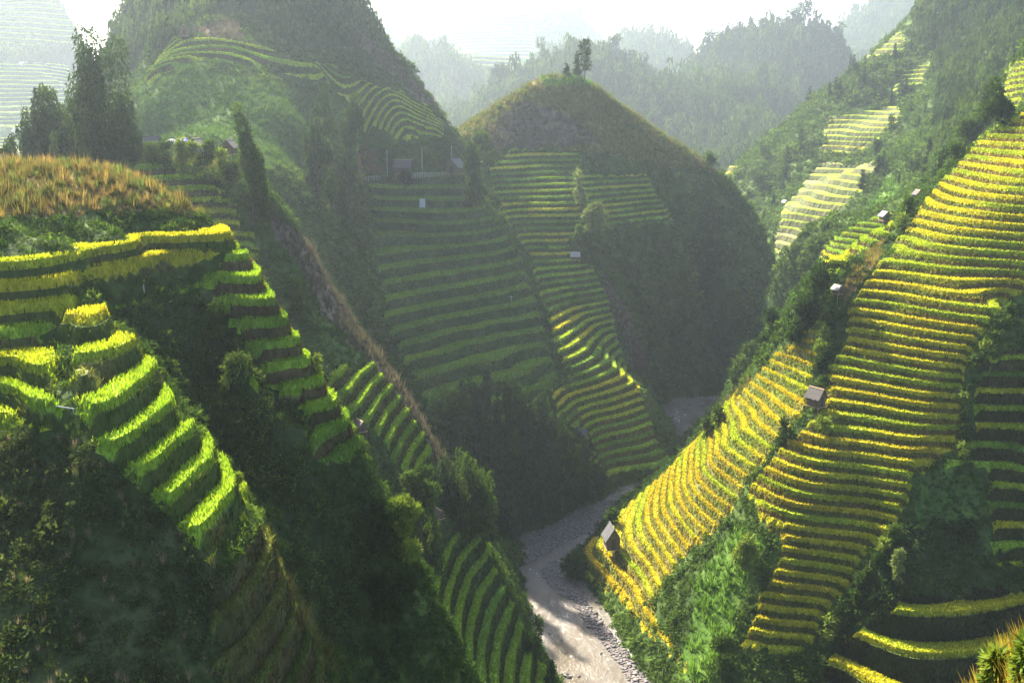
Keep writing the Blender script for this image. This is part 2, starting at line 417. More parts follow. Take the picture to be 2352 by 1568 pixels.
# ---- ridge behind it: village bench, stairs of small paddies, long paddies down to the river
HILLS['K'] = hill('hill', [
    ('d', 163, [(330, 386), (450, 392), (560, 392)]), ('p', [(500, 455, 166), (470, 520, 163), (560, 660, 159), (600, 700, 158), (420, 455, 164), (420, 700, 150), (500, 800, 140)]),
    ('b', [(560, 400, 178), (620, 440, 170), (700, 560, 170), (780, 690, 168), (850, 800, 166), (900, 860, 165), (960, 950, 163), (1030, 1080, 158), (1080, 1180, 152), (1130, 1270, 150), (1170, 1370, 146), (1215, 1470, 143), (1270, 1568, 139)], 16, 14, 3),
    ('p', [(650, 700, 150), (600, 600, 157), (700, 800, 142), (800, 905, 140), (750, 855, 142), (800, 850, 148), (900, 980, 147), (960, 1060, 147), (850, 1000, 138), (900, 1060, 138), (980, 1150, 140)]),
    ('p', [(850, 1200, 124), (850, 1400, 117), (950, 1568, 113), (880, 1500, 114), (900, 1300, 118), (800, 1100, 128), (700, 1000, 130), (960, 1400, 119)]),
    ('z', 62, [(1065, 1165), (1000, 1270), (988, 1330)]), ('z', 67, [(1112, 1240), (1060, 1300), (1030, 1400), (1022, 1470)]),
    ('z', 71, [(1140, 1300), (1085, 1400), (1075, 1520)]), ('z', 76, [(1175, 1395), (1140, 1480), (1130, 1568)]), ('z', 80, [(1210, 1470), (1190, 1568)]),
    ('d', 180, [(330, 380), (430, 382)]), ('u', [(300, 370, 205, 4), (450, 370, 205, 2), (150, 395, 205, 14), (0, 410, 190, 12), (-150, 420, 185, 12), (150, 395, 230, 40), (0, 410, 225, 40)]), ('p', [(150, 415, 165), (30, 425, 162), (220, 400, 180), (100, 405, 180), (250, 600, 140), (100, 600, 135)]),
    ('x', [(10, 105, 0), (0, 95, 8), (-10, 100, 20), (-25, 110, 30)]),
], 0.75, 26, c=3.5, rough=0.4, rscale=7, seed=11, zones=[
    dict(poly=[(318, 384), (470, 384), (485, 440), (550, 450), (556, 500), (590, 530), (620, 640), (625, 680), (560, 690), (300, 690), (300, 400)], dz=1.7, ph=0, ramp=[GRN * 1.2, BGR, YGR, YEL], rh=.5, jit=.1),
    dict(poly=[(735, 850), (855, 828), (885, 870), (930, 930), (985, 1020), (1010, 1080), (1005, 1120), (960, 1110), (890, 1075), (870, 1010), (800, 960), (760, 900)], dz=1.9, ph=.4, ramp=[GRN * 1.2, BGR, BGR, YGR], rh=.6, jit=.35),
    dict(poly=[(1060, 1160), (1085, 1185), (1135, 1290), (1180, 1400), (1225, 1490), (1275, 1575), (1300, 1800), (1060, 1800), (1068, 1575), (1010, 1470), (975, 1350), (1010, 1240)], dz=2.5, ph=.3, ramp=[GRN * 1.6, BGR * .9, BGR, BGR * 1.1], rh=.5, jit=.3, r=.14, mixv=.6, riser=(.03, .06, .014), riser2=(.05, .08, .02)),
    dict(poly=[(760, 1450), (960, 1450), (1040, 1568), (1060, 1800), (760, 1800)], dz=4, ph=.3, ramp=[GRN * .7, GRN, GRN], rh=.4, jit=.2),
], wild=[('pink', [(600, 470), (720, 560), (800, 680), (880, 800), (940, 900), (1000, 1000), (1060, 1120), (1020, 1120), (930, 930), (850, 830), (740, 720), (640, 560)]),
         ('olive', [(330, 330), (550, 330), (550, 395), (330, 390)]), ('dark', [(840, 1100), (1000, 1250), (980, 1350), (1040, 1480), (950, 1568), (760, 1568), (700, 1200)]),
         ('lush', [(735, 760), (830, 800), (850, 830), (735, 850)])])

# ---- the hill with the pointed grassy top above the river bend
HILLS['E'] = hill('hill', [
    ('p', [(812, 415, 300), (900, 410, 304), (980, 405, 308), (1060, 402, 312)]),
    ('p', [(790, 400, 306), (900, 395, 318), (1060, 385, 330)]),
    ('d', 285, [(850, 525), (960, 525), (1080, 510)]), ('p', [(1120, 480, 295)]),
    ('z', 42, [(880, 655), (960, 640), (1080, 620), (1200, 588)]), ('z', 50, [(890, 757), (1000, 730), (1100, 702), (1230, 676)]),
    ('z', 58, [(930, 850), (1030, 826), (1150, 792), (1300, 748)]), ('z', 63, [(990, 932), (1080, 892), (1200, 850)]), ('z', 66, [(1260, 900), (1330, 862), (1395, 785)]),
    ('p', [(1360, 610, 305), (1390, 690, 299), (1412, 770, 288), (1452, 880, 273), (1502, 1000, 253), (1537, 1072, 241)]),
    ('z', 73, [(1280, 970), (1350, 930), (1470, 892)]), ('z', 81, [(1350, 1050), (1430, 1002), (1508, 980)]), ('z', 88.2, [(1395, 1098), (1470, 1085), (1530, 1072)]),
    ('p', [(1000, 960, 208), (1030, 1000, 206), (1100, 1150, 205), (1150, 1230, 203), (1300, 1150, 219), (1380, 1112, 229), (1200, 1180, 209), (1200, 1000, 217)]),
    ('p', [(1200, 348, 340), (1290, 345, 340), (1130, 380, 322), (1350, 400, 337), (1480, 420, 341), (1560, 515, 338), (1380, 515, 318), (1250, 500, 310), (1200, 450, 318), (1160, 440, 315), (1290, 600, 300), (1140, 420, 318)]),
    ('b', [(1065, 302, 340), (1120, 264, 349), (1165, 230, 355), (1205, 200, 360), (1240, 178, 364), (1290, 171, 368), (1340, 180, 371), (1385, 210, 374), (1440, 252, 377), (1500, 295, 380), (1560, 336, 380), (1620, 370, 378), (1652, 402, 374)], 45, 34, 0),
    ('p', [(1740, 500, 371), (1795, 640, 357), (1720, 780, 333), (1645, 850, 331)]), ('u', [(1740, 500, 386, 22), (1795, 640, 374, 22), (1790, 500, 380, 30)]),
    ('p', [(1250, 300, 350), (1340, 250, 356), (1500, 380, 357), (1340, 335, 346), (1150, 310, 338), (1420, 300, 361)]),
    ('p', [(1600, 480, 357), (1650, 560, 346), (1700, 560, 353), (1700, 650, 343), (1500, 600, 326), (1580, 600, 336), (1600, 700, 329), (1600, 780, 330), (1690, 740, 335), (1490, 750, 312), (1440, 690, 309), (1420, 600, 316), (1545, 862, 322), (1490, 870, 309), (1540, 800, 319), (1505, 905, 319)]),
    ('z', 94, [(1545, 900), (1565, 950), (1555, 1000), (1590, 1045), (1640, 900), (1600, 875), (1522, 930), (1530, 975), (1572, 1040), (1600, 1100)]),
], 0.95, 60, c=4, rough=0.5, rscale=9, seed=21, zones=[
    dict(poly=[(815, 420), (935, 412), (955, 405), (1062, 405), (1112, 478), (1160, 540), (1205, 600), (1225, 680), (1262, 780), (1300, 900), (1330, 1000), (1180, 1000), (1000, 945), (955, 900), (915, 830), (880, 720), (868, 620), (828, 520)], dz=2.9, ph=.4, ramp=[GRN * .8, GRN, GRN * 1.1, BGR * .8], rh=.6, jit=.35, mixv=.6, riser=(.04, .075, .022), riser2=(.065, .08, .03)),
    dict(poly=[(1120, 385), (1170, 345), (1330, 345), (1345, 395), (1480, 400), (1500, 440), (1560, 520), (1360, 530), (1330, 600), (1365, 615), (1400, 700), (1412, 760), (1450, 860), (1500, 980), (1538, 1060), (1530, 1080), (1390, 1100), (1350, 1050), (1345, 1000), (1275, 960), (1260, 890), (1305, 880), (1275, 780), (1240, 690), (1218, 600), (1170, 530), (1125, 440)], dz=1.75, ph=.2, ramp=[GRN, GRN * 1.3, BGR, YGR, YEL], rh=.5, jit=.35),
], wild=[('olive', [(1040, 320), (1150, 180), (1400, 150), (1660, 400), (1640, 400), (1330, 350), (1100, 340)]), ('pink', [(1090, 320), (1200, 230), (1320, 270), (1380, 330), (1150, 345)]),
         ('grass', [(1240, 180), (1400, 170), (1420, 190), (1250, 200)]),
         ('pink', [(1370, 620), (1440, 700), (1480, 800), (1500, 880), (1450, 860), (1400, 700)]), ('lush', [(820, 500), (880, 460), (990, 480), (1000, 540), (830, 520)]),
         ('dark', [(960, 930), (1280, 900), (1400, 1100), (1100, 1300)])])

# ---- tall hill upper left, with the road at its foot
def fan(pts, c=8.0):
    Q = np.array([list(at_dist(px, py, D)[:2]) + [n] for px, py, D, n in pts])
    Wn = rbf_fit(Q, c)
    return lambda x, y, z: rbf_eval(Wn, Q, c, x, y)
FT = [(420, 95, 290, 10), (520, 98, 293, 10), (620, 117, 297, 10), (720, 150, 304, 10), (850, 190, 314, 10), (960, 240, 325, 10), (1015, 268, 330, 10),
      (415, 112, 286, 9), (600, 130, 293, 9), (415, 132, 281, 8), (620, 158, 289, 8), (750, 185, 298, 8), (380, 150, 278, 7), (640, 185, 284, 7), (760, 210, 292, 6.4), (335, 185, 272, 5.5),
      (800, 250, 296, 4), (1010, 300, 326, 5), (830, 310, 292, 1), (1015, 322, 324, 2.6), (930, 320, 310, 1), (330, 200, 270, 5)]
HILLS['F'] = hill('hill', [
    ('p', [(q[0], q[1], q[2]) for q in FT]),
    ('b', [(1065, 402, 318), (1062, 325, 330), (1040, 290, 334), (990, 230, 340), (920, 150, 346), (870, 80, 350), (830, 0, 354), (770, -90, 360), (695, -200, 364), (600, -340, 368), (500, -440, 370)], 40, 45, 0),
    ('p', [(600, -150, 354), (640, -60, 341), (700, -190, 360), (600, -330, 364), (520, -420, 366), (440, -330, 356), (420, -150, 348), (480, 30, 316), (540, 60, 306), (640, 50, 316), (720, 80, 322), (800, 130, 328), (400, 20, 335), (700, -20, 335)]),  # unseen summit continues the ridge line, raised to lengthen its shadow
    ('p', [(400, 300, 228), (640, 380, 230), (750, 480, 228), (330, 260, 256), (500, 380, 215), (350, 350, 218), (500, 220, 262), (700, 300, 262), (600, 260, 258), (400, 220, 262)]),
    ('p', [(720, 450, 238), (800, 600, 236), (825, 740, 221), (865, 850, 204), (700, 600, 205), (820, 450, 280), (810, 410, 300), (850, 380, 304), (950, 360, 310), (1050, 360, 316), ]), ('u', [(862, 520, 292, 12), (882, 620, 262, 12), (898, 740, 238, 10), (925, 830, 222, 8), (835, 460, 302, 10), (940, 620, 262, 14), (960, 760, 240, 14), (990, 900, 220, 14), (1000, 520, 290, 16), (960, 960, 204, 12), (1040, 460, 312, 18)]),
    ('p', [(310, 195, 272), (300, 130, 350), (300, 20, 385), (250, 120, 390), (310, 160, 300), (330, 60, 360)]), ('u', [(230, 200, 300, 40), (200, 280, 290, 40), (180, 100, 400, 50), (260, 300, 240, 25), (200, 60, 430, 50)]),
    ('x', [(-40, 440, 45), (-120, 480, 50), (0, 450, 30), (-70, 420, 118), (-100, 430, 112)]),
], 1.15, 45, c=5, rough=0.7, rscale=11, seed=31, zones=[
    dict(poly=[(390, 90), (425, 86), (505, 90), (610, 108), (730, 143), (860, 184), (965, 232), (1022, 275), (1020, 322), (830, 325), (820, 285), (800, 250), (760, 205), (640, 165), (540, 150), (450, 145), (400, 160), (330, 195), (310, 195), (360, 145)],
         dz=2.6, nfun=fan(FT), ramp=[GRN, BGR, YGR, YGR], rh=.6)],
    wild=[('pink', [(440, 65), (520, 50), (590, 100), (480, 95)]), ('forest', [(250, -100), (830, -100), (880, 100), (700, 120), (560, 30), (460, 50), (400, 100), (250, 200)]), ('pink', [(810, 60), (880, 110), (1020, 260), (960, 230), (850, 140)]),
          ('soil', [(812, 345), (840, 330), (870, 410), (812, 415)]), ('soil', [(850, 345), (872, 360), (890, 405), (870, 408)]), ('lush', [(310, 170), (450, 150), (800, 230), (780, 380), (560, 380), (330, 330)])])

# ---- the golden terraced spur on the right
HILLS['I'] = hill('hill', [
    ('z', 30, [(1990, 640), (2100, 652), (2200, 668), (2340, 690)]), ('z', 41, [(1930, 800), (2080, 828), (2240, 850)]), ('z', 49.5, [(1875, 938), (2000, 950), (2230, 975)]),
    ('z', 54, [(1800, 1000), (1900, 1035), (2110, 1070), (1742, 935), (1762, 852)]), ('z', 61, [(1730, 1100), (1850, 1150), (2060, 1202), (1645, 1040), (1655, 962)]),
    ('z', 69, [(1770, 1270), (1990, 1320), (1690, 1220), (1590, 1125), (1590, 1032)]), ('z', 76, [(1720, 1400), (1890, 1440)]), ('z', 80.5, [(1690, 1480), (1800, 1510)]), ('z', 77, [(1560, 1262), (1512, 1135)]),
    ('p', [(1750, 1568, 137), (1790, 900, 178), (1805, 800, 212), (1852, 750, 237)]),
    ('z', 84, [(1600, 1480), (1480, 1320), (1425, 1240)]), ('z', 87, [(1590, 1568), (1460, 1400), (1350, 1268), (1420, 1190), (1500, 1100)]), ('z', 91, [(1500, 1600), (1390, 1440), (1310, 1290), (1390, 1185), (1560, 1020)]),
    ('p', [(1640, 1350, 152), (1690, 1300, 151), (1640, 1450, 146)]),
    ('p', [(1900, 650, 240), (1800, 720, 258), (1720, 830, 268), (1640, 950, 258), (1590, 1040, 242), (1690, 900, 250)]),
    ('p', [(1930, 680, 243), (2030, 570, 268), (2110, 440, 290), (2200, 370, 272), (2262, 310, 262), (2352, 255, 250), (2450, 180, 245)]),
    ('p', [(2352, 470, 180), (2150, 445, 220), (2100, 530, 200), (2352, 542, 178), (2060, 580, 196), (2352, 350, 205), (2230, 345, 222), (2352, 280, 216), (2450, 300, 200), (2500, 450, 170), (2500, 700, 150)]),
    ('p', [(2340, 705, 160), (2250, 800, 160), (2232, 900, 159), (2222, 1050, 152), (2110, 1110, 150), (2062, 1205, 147), (1992, 1295, 145), (1882, 1480, 140), (1850, 1535, 138)]),
    ('z', 46, [(2352, 900)]), ('z', 54.5, [(2352, 1050), (2250, 1068)]), ('z', 65, [(2352, 1250), (2270, 1265)]), ('z', 73.5, [(2352, 1400), (2100, 1430)]), ('z', 81, [(2352, 1568), (2050, 1600)]), ('z', 40, [(2352, 810), (2270, 835)]),
    ('p', [(2150, 1250, 147), (2150, 1120, 150), (1900, 1580, 136), (2500, 1000, 160), (2500, 1300, 145), (2500, 1568, 132), (1900, 1700, 128)]),
    ('z', 26.5, [(1890, 590), (1960, 560), (2050, 520)]), ('p', [(1880, 620, 262), (1900, 560, 285), (1880, 520, 320), (2050, 480, 300), (1800, 590, 310)]),
    ('x', [(130, 330, 30), (90, 330, 15), (170, 330, 50), (200, 330, 70), (80, 300, 0), (60, 280, -4)]),
], 0.8, 32, c=4, rough=0.35, rscale=9, seed=41, zones=[
    dict(poly=[(2352, 262), (2280, 300), (2230, 345), (2150, 420), (2110, 480), (2075, 545), (2020, 600), (1985, 645), (1950, 700), (1935, 780), (1905, 860), (1893, 930), (1850, 985), (1810, 1010), (1755, 1080), (1720, 1150), (1740, 1205), (1775, 1250), (1768, 1320), (1730, 1370), (1700, 1450), (1680, 1500), (1800, 1520), (1850, 1500), (1900, 1430), (1960, 1360), (1992, 1290), (2050, 1230), (2105, 1165), (2110, 1100), (2215, 1040), (2215, 960), (2228, 860), (2255, 780), (2340, 690), (2450, 650), (2600, 500), (2600, 200), (2450, 200)],
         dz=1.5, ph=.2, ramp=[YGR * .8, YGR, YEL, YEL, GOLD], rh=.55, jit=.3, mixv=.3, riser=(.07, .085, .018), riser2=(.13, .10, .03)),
    dict(poly=[(1925, 690), (1865, 745), (1790, 800), (1690, 905), (1600, 1005), (1530, 1085), (1440, 1175), (1335, 1255), (1340, 1330), (1420, 1390), (1500, 1470), (1560, 1540), (1610, 1570), (1560, 1480), (1500, 1380), (1560, 1300), (1640, 1230), (1690, 1170), (1720, 1120), (1780, 1050), (1800, 990), (1845, 950), (1885, 870), (1910, 780)],
         dz=1.7, ph=.0, ramp=[YGR * .9, YGR, YEL, GOLD, GOLD], rh=.38, r=.15, jit=.4, mixv=.5, riser=(.13, .17, .04), riser2=(.22, .20, .07)),  # sunlit look of these risers is put into their lighter colours
    dict(poly=[(2360, 770), (2265, 810), (2240, 900), (2235, 1010), (2130, 1085), (2255, 1090), (2270, 1200), (2290, 1300), (2352, 1300), (2600, 1300), (2600, 700)], dz=2.6, ph=.5, ramp=[GRN, BGR, YGR, YEL], rh=.55, jit=.2, riser=(.03, .04, .012), riser2=(.05, .05, .02)),
    dict(poly=[(2100, 1360), (2352, 1335), (2600, 1330), (2600, 1800), (1880, 1800), (1880, 1530), (1960, 1450)], dz=4.2, ph=2.0, ramp=[YGR, YEL, YEL], rh=.6, jit=.1, riser=(.022, .03, .01), riser2=(.035, .035, .014)),
    dict(poly=[(1878, 590), (1880, 560), (1940, 535), (2050, 480), (2060, 500), (2040, 545), (1960, 600), (1930, 640), (1890, 640)], dz=1.5, ph=0, ramp=[BGR, BGR, YGR, YEL], rh=.5),
], wild=[('dry', [(1930, 690), (1960, 610), (2040, 550), (2060, 540), (2010, 600), (1945, 700)]), ('grass', [(1560, 1550), (1620, 1300), (1700, 1200), (1760, 1220), (1760, 1300), (1700, 1400), (1660, 1500), (1640, 1570)]),
         ('olive', [(1640, 950), (1720, 870), (1760, 860), (1690, 930), (1620, 1000)]), ('dark', [(2060, 1230), (2200, 1080), (2280, 1300), (2352, 1340), (2000, 1420), (1880, 1560)]),
         ('lush', [(2110, 1095), (2250, 1095), (2260, 1200), (2110, 1220)])])

# ---- small bank right in front of the camera, lower right
HILLS['N'] = hill('hill', [('p', [(2352, 1484, 16), (2290, 1520, 16), (2235, 1562, 16), (2400, 1475, 16), (2500, 1490, 16), (2352, 1650, 13), (2200, 1690, 13), (2500, 1620, 13), (2300, 1760, 11)]),
    ('u', [(2352, 1490, 18.5, 1.5), (2230, 1572, 18, 1.5), (2500, 1490, 18.5, 1.5), (2352, 1480, 20, 4), (2230, 1565, 20, 4), (2500, 1450, 20, 4), (2130, 1640, 15, 2), (2060, 1700, 14, 3), (2000, 1700, 16, 5)])], 0.2, 2.6, c=1.0, rough=.08, rscale=1.5, seed=51, wild=[('gold', [(2000, 1300), (2800, 1300), (2800, 1900), (2000, 1900)])])

# ---- far hills
KFAR = 1.6
def ridge_hill(ridge, front, cell, reach, back, drop, k=1.0, **kw):
    ridge = [(a, b, d * k) for a, b, d in ridge]; front = [(a, b, d * k) for a, b, d in front]
    cell, reach, back, drop = cell * k, reach * k, back * k, drop * k
    return hill('hill', [('b', ridge, back, drop, 0), ('p', front)], cell, reach, mat=M_FAR, **kw)
HILLS['J'] = ridge_hill([(1640, 410, 540), (1750, 330, 575), (1830, 262, 600), (1950, 172, 620), (2050, 90, 640), (2140, 0, 660), (2260, -110, 660), (2500, -200, 640)],
    [(1790, 620, 395), (1780, 510, 430), (2000, 380, 470), (1950, 300, 520), (2050, 250, 540), (2250, 100, 530), (2352, 30, 500), (2250, 200, 460), (2100, 420, 385), (2200, 300, 375), (1700, 450, 500), (1880, 620, 370), (2000, 520, 360), (2352, 150, 400), (2500, 100, 420), (1720, 560, 440), (1900, 420, 450), (2130, 160, 560), (2300, 300, 330)],
    1.8, 70, 60, 50, c=8, rough=1.2, rscale=22, seed=61, zones=[
        dict(poly=[(1770, 590), (1790, 490), (1880, 375), (2030, 372), (2000, 410), (1930, 500), (1860, 590)], dz=2.7, ramp=[YGR * .8, YGR, (.30, .28, .10)], rh=.5, riser=(.065, .085, .03), riser2=(.10, .10, .05)),
        dict(poly=[(1880, 355), (1900, 270), (2070, 240), (2080, 265), (2010, 335), (1990, 350)], dz=2.4, ramp=[YGR * .9, YGR, YEL * .8], rh=.5, riser=(.06, .085, .03), riser2=(.10, .10, .045)),
        dict(poly=[(1890, 215), (1960, 160), (2070, 70), (2085, 80), (2080, 120), (1970, 150), (1920, 200)], dz=3.0, ramp=[BGR, YGR, YGR], rh=.5, riser=(.10, .13, .04)),
        dict(poly=[(2040, 215), (2080, 155), (2140, 140), (2130, 190), (2060, 215)], dz=2.4, ramp=[BGR, BGR, YGR], rh=.5),
        dict(poly=[(1650, 400), (1690, 370), (1700, 390), (1680, 410)], dz=3.0, ramp=[YGR, YEL], rh=.5)],
    wild=[('forest', [(2080, 90), (2140, -100), (2600, -100), (2352, 280), (2200, 370), (2150, 330), (2150, 120)]), ('grass', [(1950, 540), (2040, 400), (2090, 420), (2000, 520)])])
HILLS['I2'] = hill('hill', [('p', [(2352, 110, 300), (2300, 200, 300), (2400, 60, 300), (2352, 250, 280), (2300, 262, 288), (2500, 60, 280), (2500, 250, 260)]), ('x', [(170, 340, 110), (200, 360, 120), (150, 335, 85)])], 1.2, 20, c=4, rough=.4, seed=66,
    zones=[dict(poly=[(2300, 185), (2352, 120), (2600, 60), (2600, 250), (2352, 245), (2310, 255)], dz=1.8, ramp=[BGR, YGR, YGR], rh=.5, riser=(.08, .11, .03))])
HILLS['M'] = ridge_hill([(1560, 195, 780), (1590, 185, 780), (1612, 135, 775), (1650, 100, 770), (1700, 85, 765), (1800, 72, 760), (1860, 65, 755), (1910, 100, 750), (1945, 150, 745), (1960, 300, 700)],
    [(1600, 350, 660), (1700, 340, 640), (1800, 250, 650), (1640, 250, 700), (1750, 180, 700), (1560, 300, 720), (1850, 280, 640), (1680, 420, 600), (1560, 400, 640)], 5, 90, 90, 90, c=10, k=KFAR, rough=2, rscale=40, seed=71, wild=[('forest', [(0, -500), (2400, -500), (2400, 900), (0, 900)])])
HILLS['P'] = ridge_hill([(1100, 235, 610), (1160, 195, 620), (1250, 160, 630), (1350, 125, 630), (1400, 130, 630), (1470, 175, 630), (1520, 205, 640), (1600, 200, 680)],
    [(1200, 290, 540), (1450, 300, 540), (1350, 230, 560), (1530, 300, 560), (1100, 330, 540), (1560, 380, 520), (1400, 380, 500)], 5, 90, 70, 60, c=10, k=KFAR, rough=2, rscale=40, seed=72, wild=[('forest', [(0, -500), (2400, -500), (2400, 900), (0, 900)])])
HILLS['Q'] = ridge_hill([(880, 200, 900), (930, 155, 890), (1000, 135, 880), (1040, 150, 870), (1090, 180, 860), (1150, 205, 850), (1230, 260, 820)],
    [(950, 300, 720), (1060, 320, 700), (1000, 220, 790), (1150, 330, 700), (1100, 270, 760)], 7, 120, 90, 90, c=12, k=KFAR, rough=2.5, rscale=50, seed=73, wild=[('forest', [(0, -500), (2400, -500), (2400, 900), (0, 900)])])
HILLS['R'] = ridge_hill([(900, 120, 1500), (1000, 60, 1450), (1080, 25, 1420), (1180, 15, 1400), (1290, 22, 1400), (1340, 60, 1400), (1400, 130, 1400), (1480, 180, 1400)],
    [(1050, 200, 1150), (1200, 200, 1120), (1350, 220, 1150), (1150, 100, 1270), (1280, 110, 1270), (1000, 150, 1280), (1420, 240, 1200)], 9, 200, 200, 200, c=20, k=KFAR, rough=3, rscale=80, seed=74,
    zones=[dict(poly=[(1010, 70), (1080, 30), (1240, 25), (1230, 130), (1180, 190), (1040, 190)], dz=7, ramp=[YGR, YEL], rh=1.5)])

HILLS['S'] = ridge_hill([(1390, 140, 1100), (1425, 115, 1100), (1450, 98, 1100), (1490, 92, 1100), (1540, 102, 1100), (1570, 125, 1100), (1596, 160, 1100), (1640, 220, 1080)],
    [(1450, 200, 950), (1550, 220, 950), (1500, 150, 1010), (1600, 260, 900)], 7, 120, 100, 100, c=14, k=KFAR, rough=2.5, rscale=60, seed=76, wild=[('forest', [(0, -500), (2400, -500), (2400, 900), (0, 900)])])
HILLS['V'] = ridge_hill([(1880, 150, 1300), (1910, 105, 1300), (1950, 60, 1300), (2010, 18, 1300), (2080, -15, 1300), (2200, -60, 1300)], [(1960, 160, 1100), (2050, 100, 1120), (1900, 220, 1050), (2200, 60, 1100)], 8, 130, 120, 120, c=14, k=KFAR, rough=2.5, rscale=60, seed=77, wild=[('forest', [(0, -500), (2600, -500), (2600, 900), (0, 900)])])
HILLS['T'] = ridge_hill([(-150, -160, 760), (0, -70, 740), (60, -40, 730), (110, -10, 720), (150, 30, 710), (180, 70, 700), (200, 140, 690), (215, 260, 660)],
    [(0, 350, 520), (150, 350, 520), (-200, 350, 520), (0, 150, 620), (120, 180, 620), (0, 20, 690), (-150, 100, 640), (50, 280, 560), (200, 360, 540)], 3.4, 70, 80, 90, c=10, k=KFAR, rough=1.5, rscale=30, seed=78,
    zones=[dict(poly=[(-400, -300), (60, -60), (190, 60), (198, 120), (-400, 130)], dz=5.5, ramp=[YGR, YEL], rh=1.0), dict(poly=[(-400, 150), (170, 140), (190, 260), (150, 300), (-400, 300)], dz=4.0, ramp=[BGR, YGR], rh=.9), dict(poly=[(-400, 312), (120, 312), (120, 360), (-400, 360)], dz=2.5, ramp=[BGR, YEL], rh=.6)],
    wild=[('forest', [(-400, 100), (190, 90), (190, 150), (-400, 160)])])
HILLS['U'] = ridge_hill([(780, 120, 1250), (850, 90, 1240), (890, 100, 1230), (920, 140, 1200), (960, 190, 1150)], [(850, 220, 1050), (920, 250, 1030)], 9, 120, 100, 100, c=14, k=KFAR, rough=2, rscale=60, seed=79, wild=[('forest', [(0, -500), (2400, -500), (2400, 900), (0, 900)])])
# ================================================================ valley floor, river, gravel
def flat(name, pts, z, mat, kind='structure'):
    me = bpy.data.meshes.new(name); me.from_pydata([(p[0], p[1], z) for p in pts], [], [list(range(len(pts)))]); me.update()
    me.materials.append(mat)
    o = bpy.data.objects.new(name, me); COL.objects.link(o); o['kind'] = kind
    return o
def plain(name, c, rough=.85, noise=.35, scale=3.0, metal=0.0, stretch=(1, 1, 1), spec=.3):
    m, nt, out = newmat(name)
    N, L = nt.nodes.new, nt.links.new
    tc = N('ShaderNodeTexCoord'); mp = N('ShaderNodeMapping'); mp.inputs['Scale'].default_value = stretch
    nz = N('ShaderNodeTexNoise'); nz.inputs['Scale'].default_value = scale; nz.inputs['Detail'].default_value = 5
    L(tc.outputs['Object'], mp.inputs[0]); L(mp.outputs[0], nz.inputs['Vector'])
    cr = N('ShaderNodeValToRGB')
    cr.color_ramp.elements[0].position, cr.color_ramp.elements[1].position = .3, .72
    cr.color_ramp.elements[0].color = tuple(x * (1 - noise) for x in c) + (1,); cr.color_ramp.elements[1].color = tuple(min(1, x * (1 + noise)) for x in c) + (1,)
    L(nz.outputs['Fac'], cr.inputs[0])
    d = N('ShaderNodeBsdfPrincipled'); d.inputs['Roughness'].default_value = rough; d.inputs['Metallic'].default_value = metal
    d.inputs['Specular IOR Level'].default_value = spec
    L(cr.outputs[0], d.inputs['Base Color'])
    bp = N('ShaderNodeBump'); bp.inputs['Strength'].default_value = .4; bp.inputs['Distance'].default_value = .03
    L(nz.outputs['Fac'], bp.inputs['Height']); L(bp.outputs[0], d.inputs['Normal'])
    L(d.outputs[0], out.inputs[0])
    return m
M_FLOOR = plain('valley_floor', (.05, .08, .025), .9, .4, .3)
flat('ground', [(-9000, -300), (9000, -300), (9000, 12000), (-9000, 12000)], -1.2, M_FLOOR)
def water_mat():
    m, nt, out = newmat('river_water')
    N, L = nt.nodes.new, nt.links.new
    tc = N('ShaderNodeTexCoord')
    mp = N('ShaderNodeMapping'); mp.inputs['Rotation'].default_value = (0, 0, R_(-25)); mp.inputs['Scale'].default_value = (1.0, .45, 1)
    L(tc.outputs['Object'], mp.inputs[0])
    n1 = N('ShaderNodeTexNoise'); n1.inputs['Scale'].default_value = 1.0; n1.inputs['Detail'].default_value = 6; n1.inputs['Roughness'].default_value = .65; n1.inputs['Distortion'].default_value = 1.2
    n2 = N('ShaderNodeTexNoise'); n2.inputs['Scale'].default_value = .12; n2.inputs['Detail'].default_value = 3
    L(mp.outputs[0], n1.inputs['Vector']); L(mp.outputs[0], n2.inputs['Vector'])
    cr = N('ShaderNodeValToRGB'); e = cr.color_ramp.elements
    e[0].position, e[0].color = .32, (.10, .08, .055, 1); e[1].position, e[1].color = .66, (.20, .185, .175, 1)
    L(n2.outputs['Fac'], cr.inputs[0])
    # broken water where the riffles are
    ml = N('ShaderNodeMath'); ml.operation = 'MULTIPLY_ADD'; ml.inputs[1].default_value = .55
    L(n2.outputs['Fac'], ml.inputs[0]); L(n1.outputs['Fac'], ml.inputs[2])
    fr = N('ShaderNodeMapRange'); fr.inputs['From Min'].default_value = .89; fr.inputs['From Max'].default_value = 1.02
    L(ml.outputs[0], fr.inputs['Value'])
    mx = N('ShaderNodeMix'); mx.data_type = 'RGBA'; mx.inputs[7].default_value = (.45, .44, .44, 1)
    L(fr.outputs[0], mx.inputs[0]); L(cr.outputs[0], mx.inputs[6])
    d = N('ShaderNodeBsdfPrincipled'); d.inputs['IOR'].default_value = 1.33; d.inputs['Specular IOR Level'].default_value = .5
    L(mx.outputs[2], d.inputs['Base Color'])
    rr = N('ShaderNodeMapRange'); rr.inputs['To Min'].default_value = .07; rr.inputs['To Max'].default_value = .7
    L(fr.outputs[0], rr.inputs['Value']); L(rr.outputs[0], d.inputs['Roughness'])
    bp = N('ShaderNodeBump'); bp.inputs['Strength'].default_value = 1.0; bp.inputs['Distance'].default_value = .5
    L(n1.outputs['Fac'], bp.inputs['Height']); L(bp.outputs[0], d.inputs['Normal'])
    L(d.outputs[0], out.inputs[0])
    return m
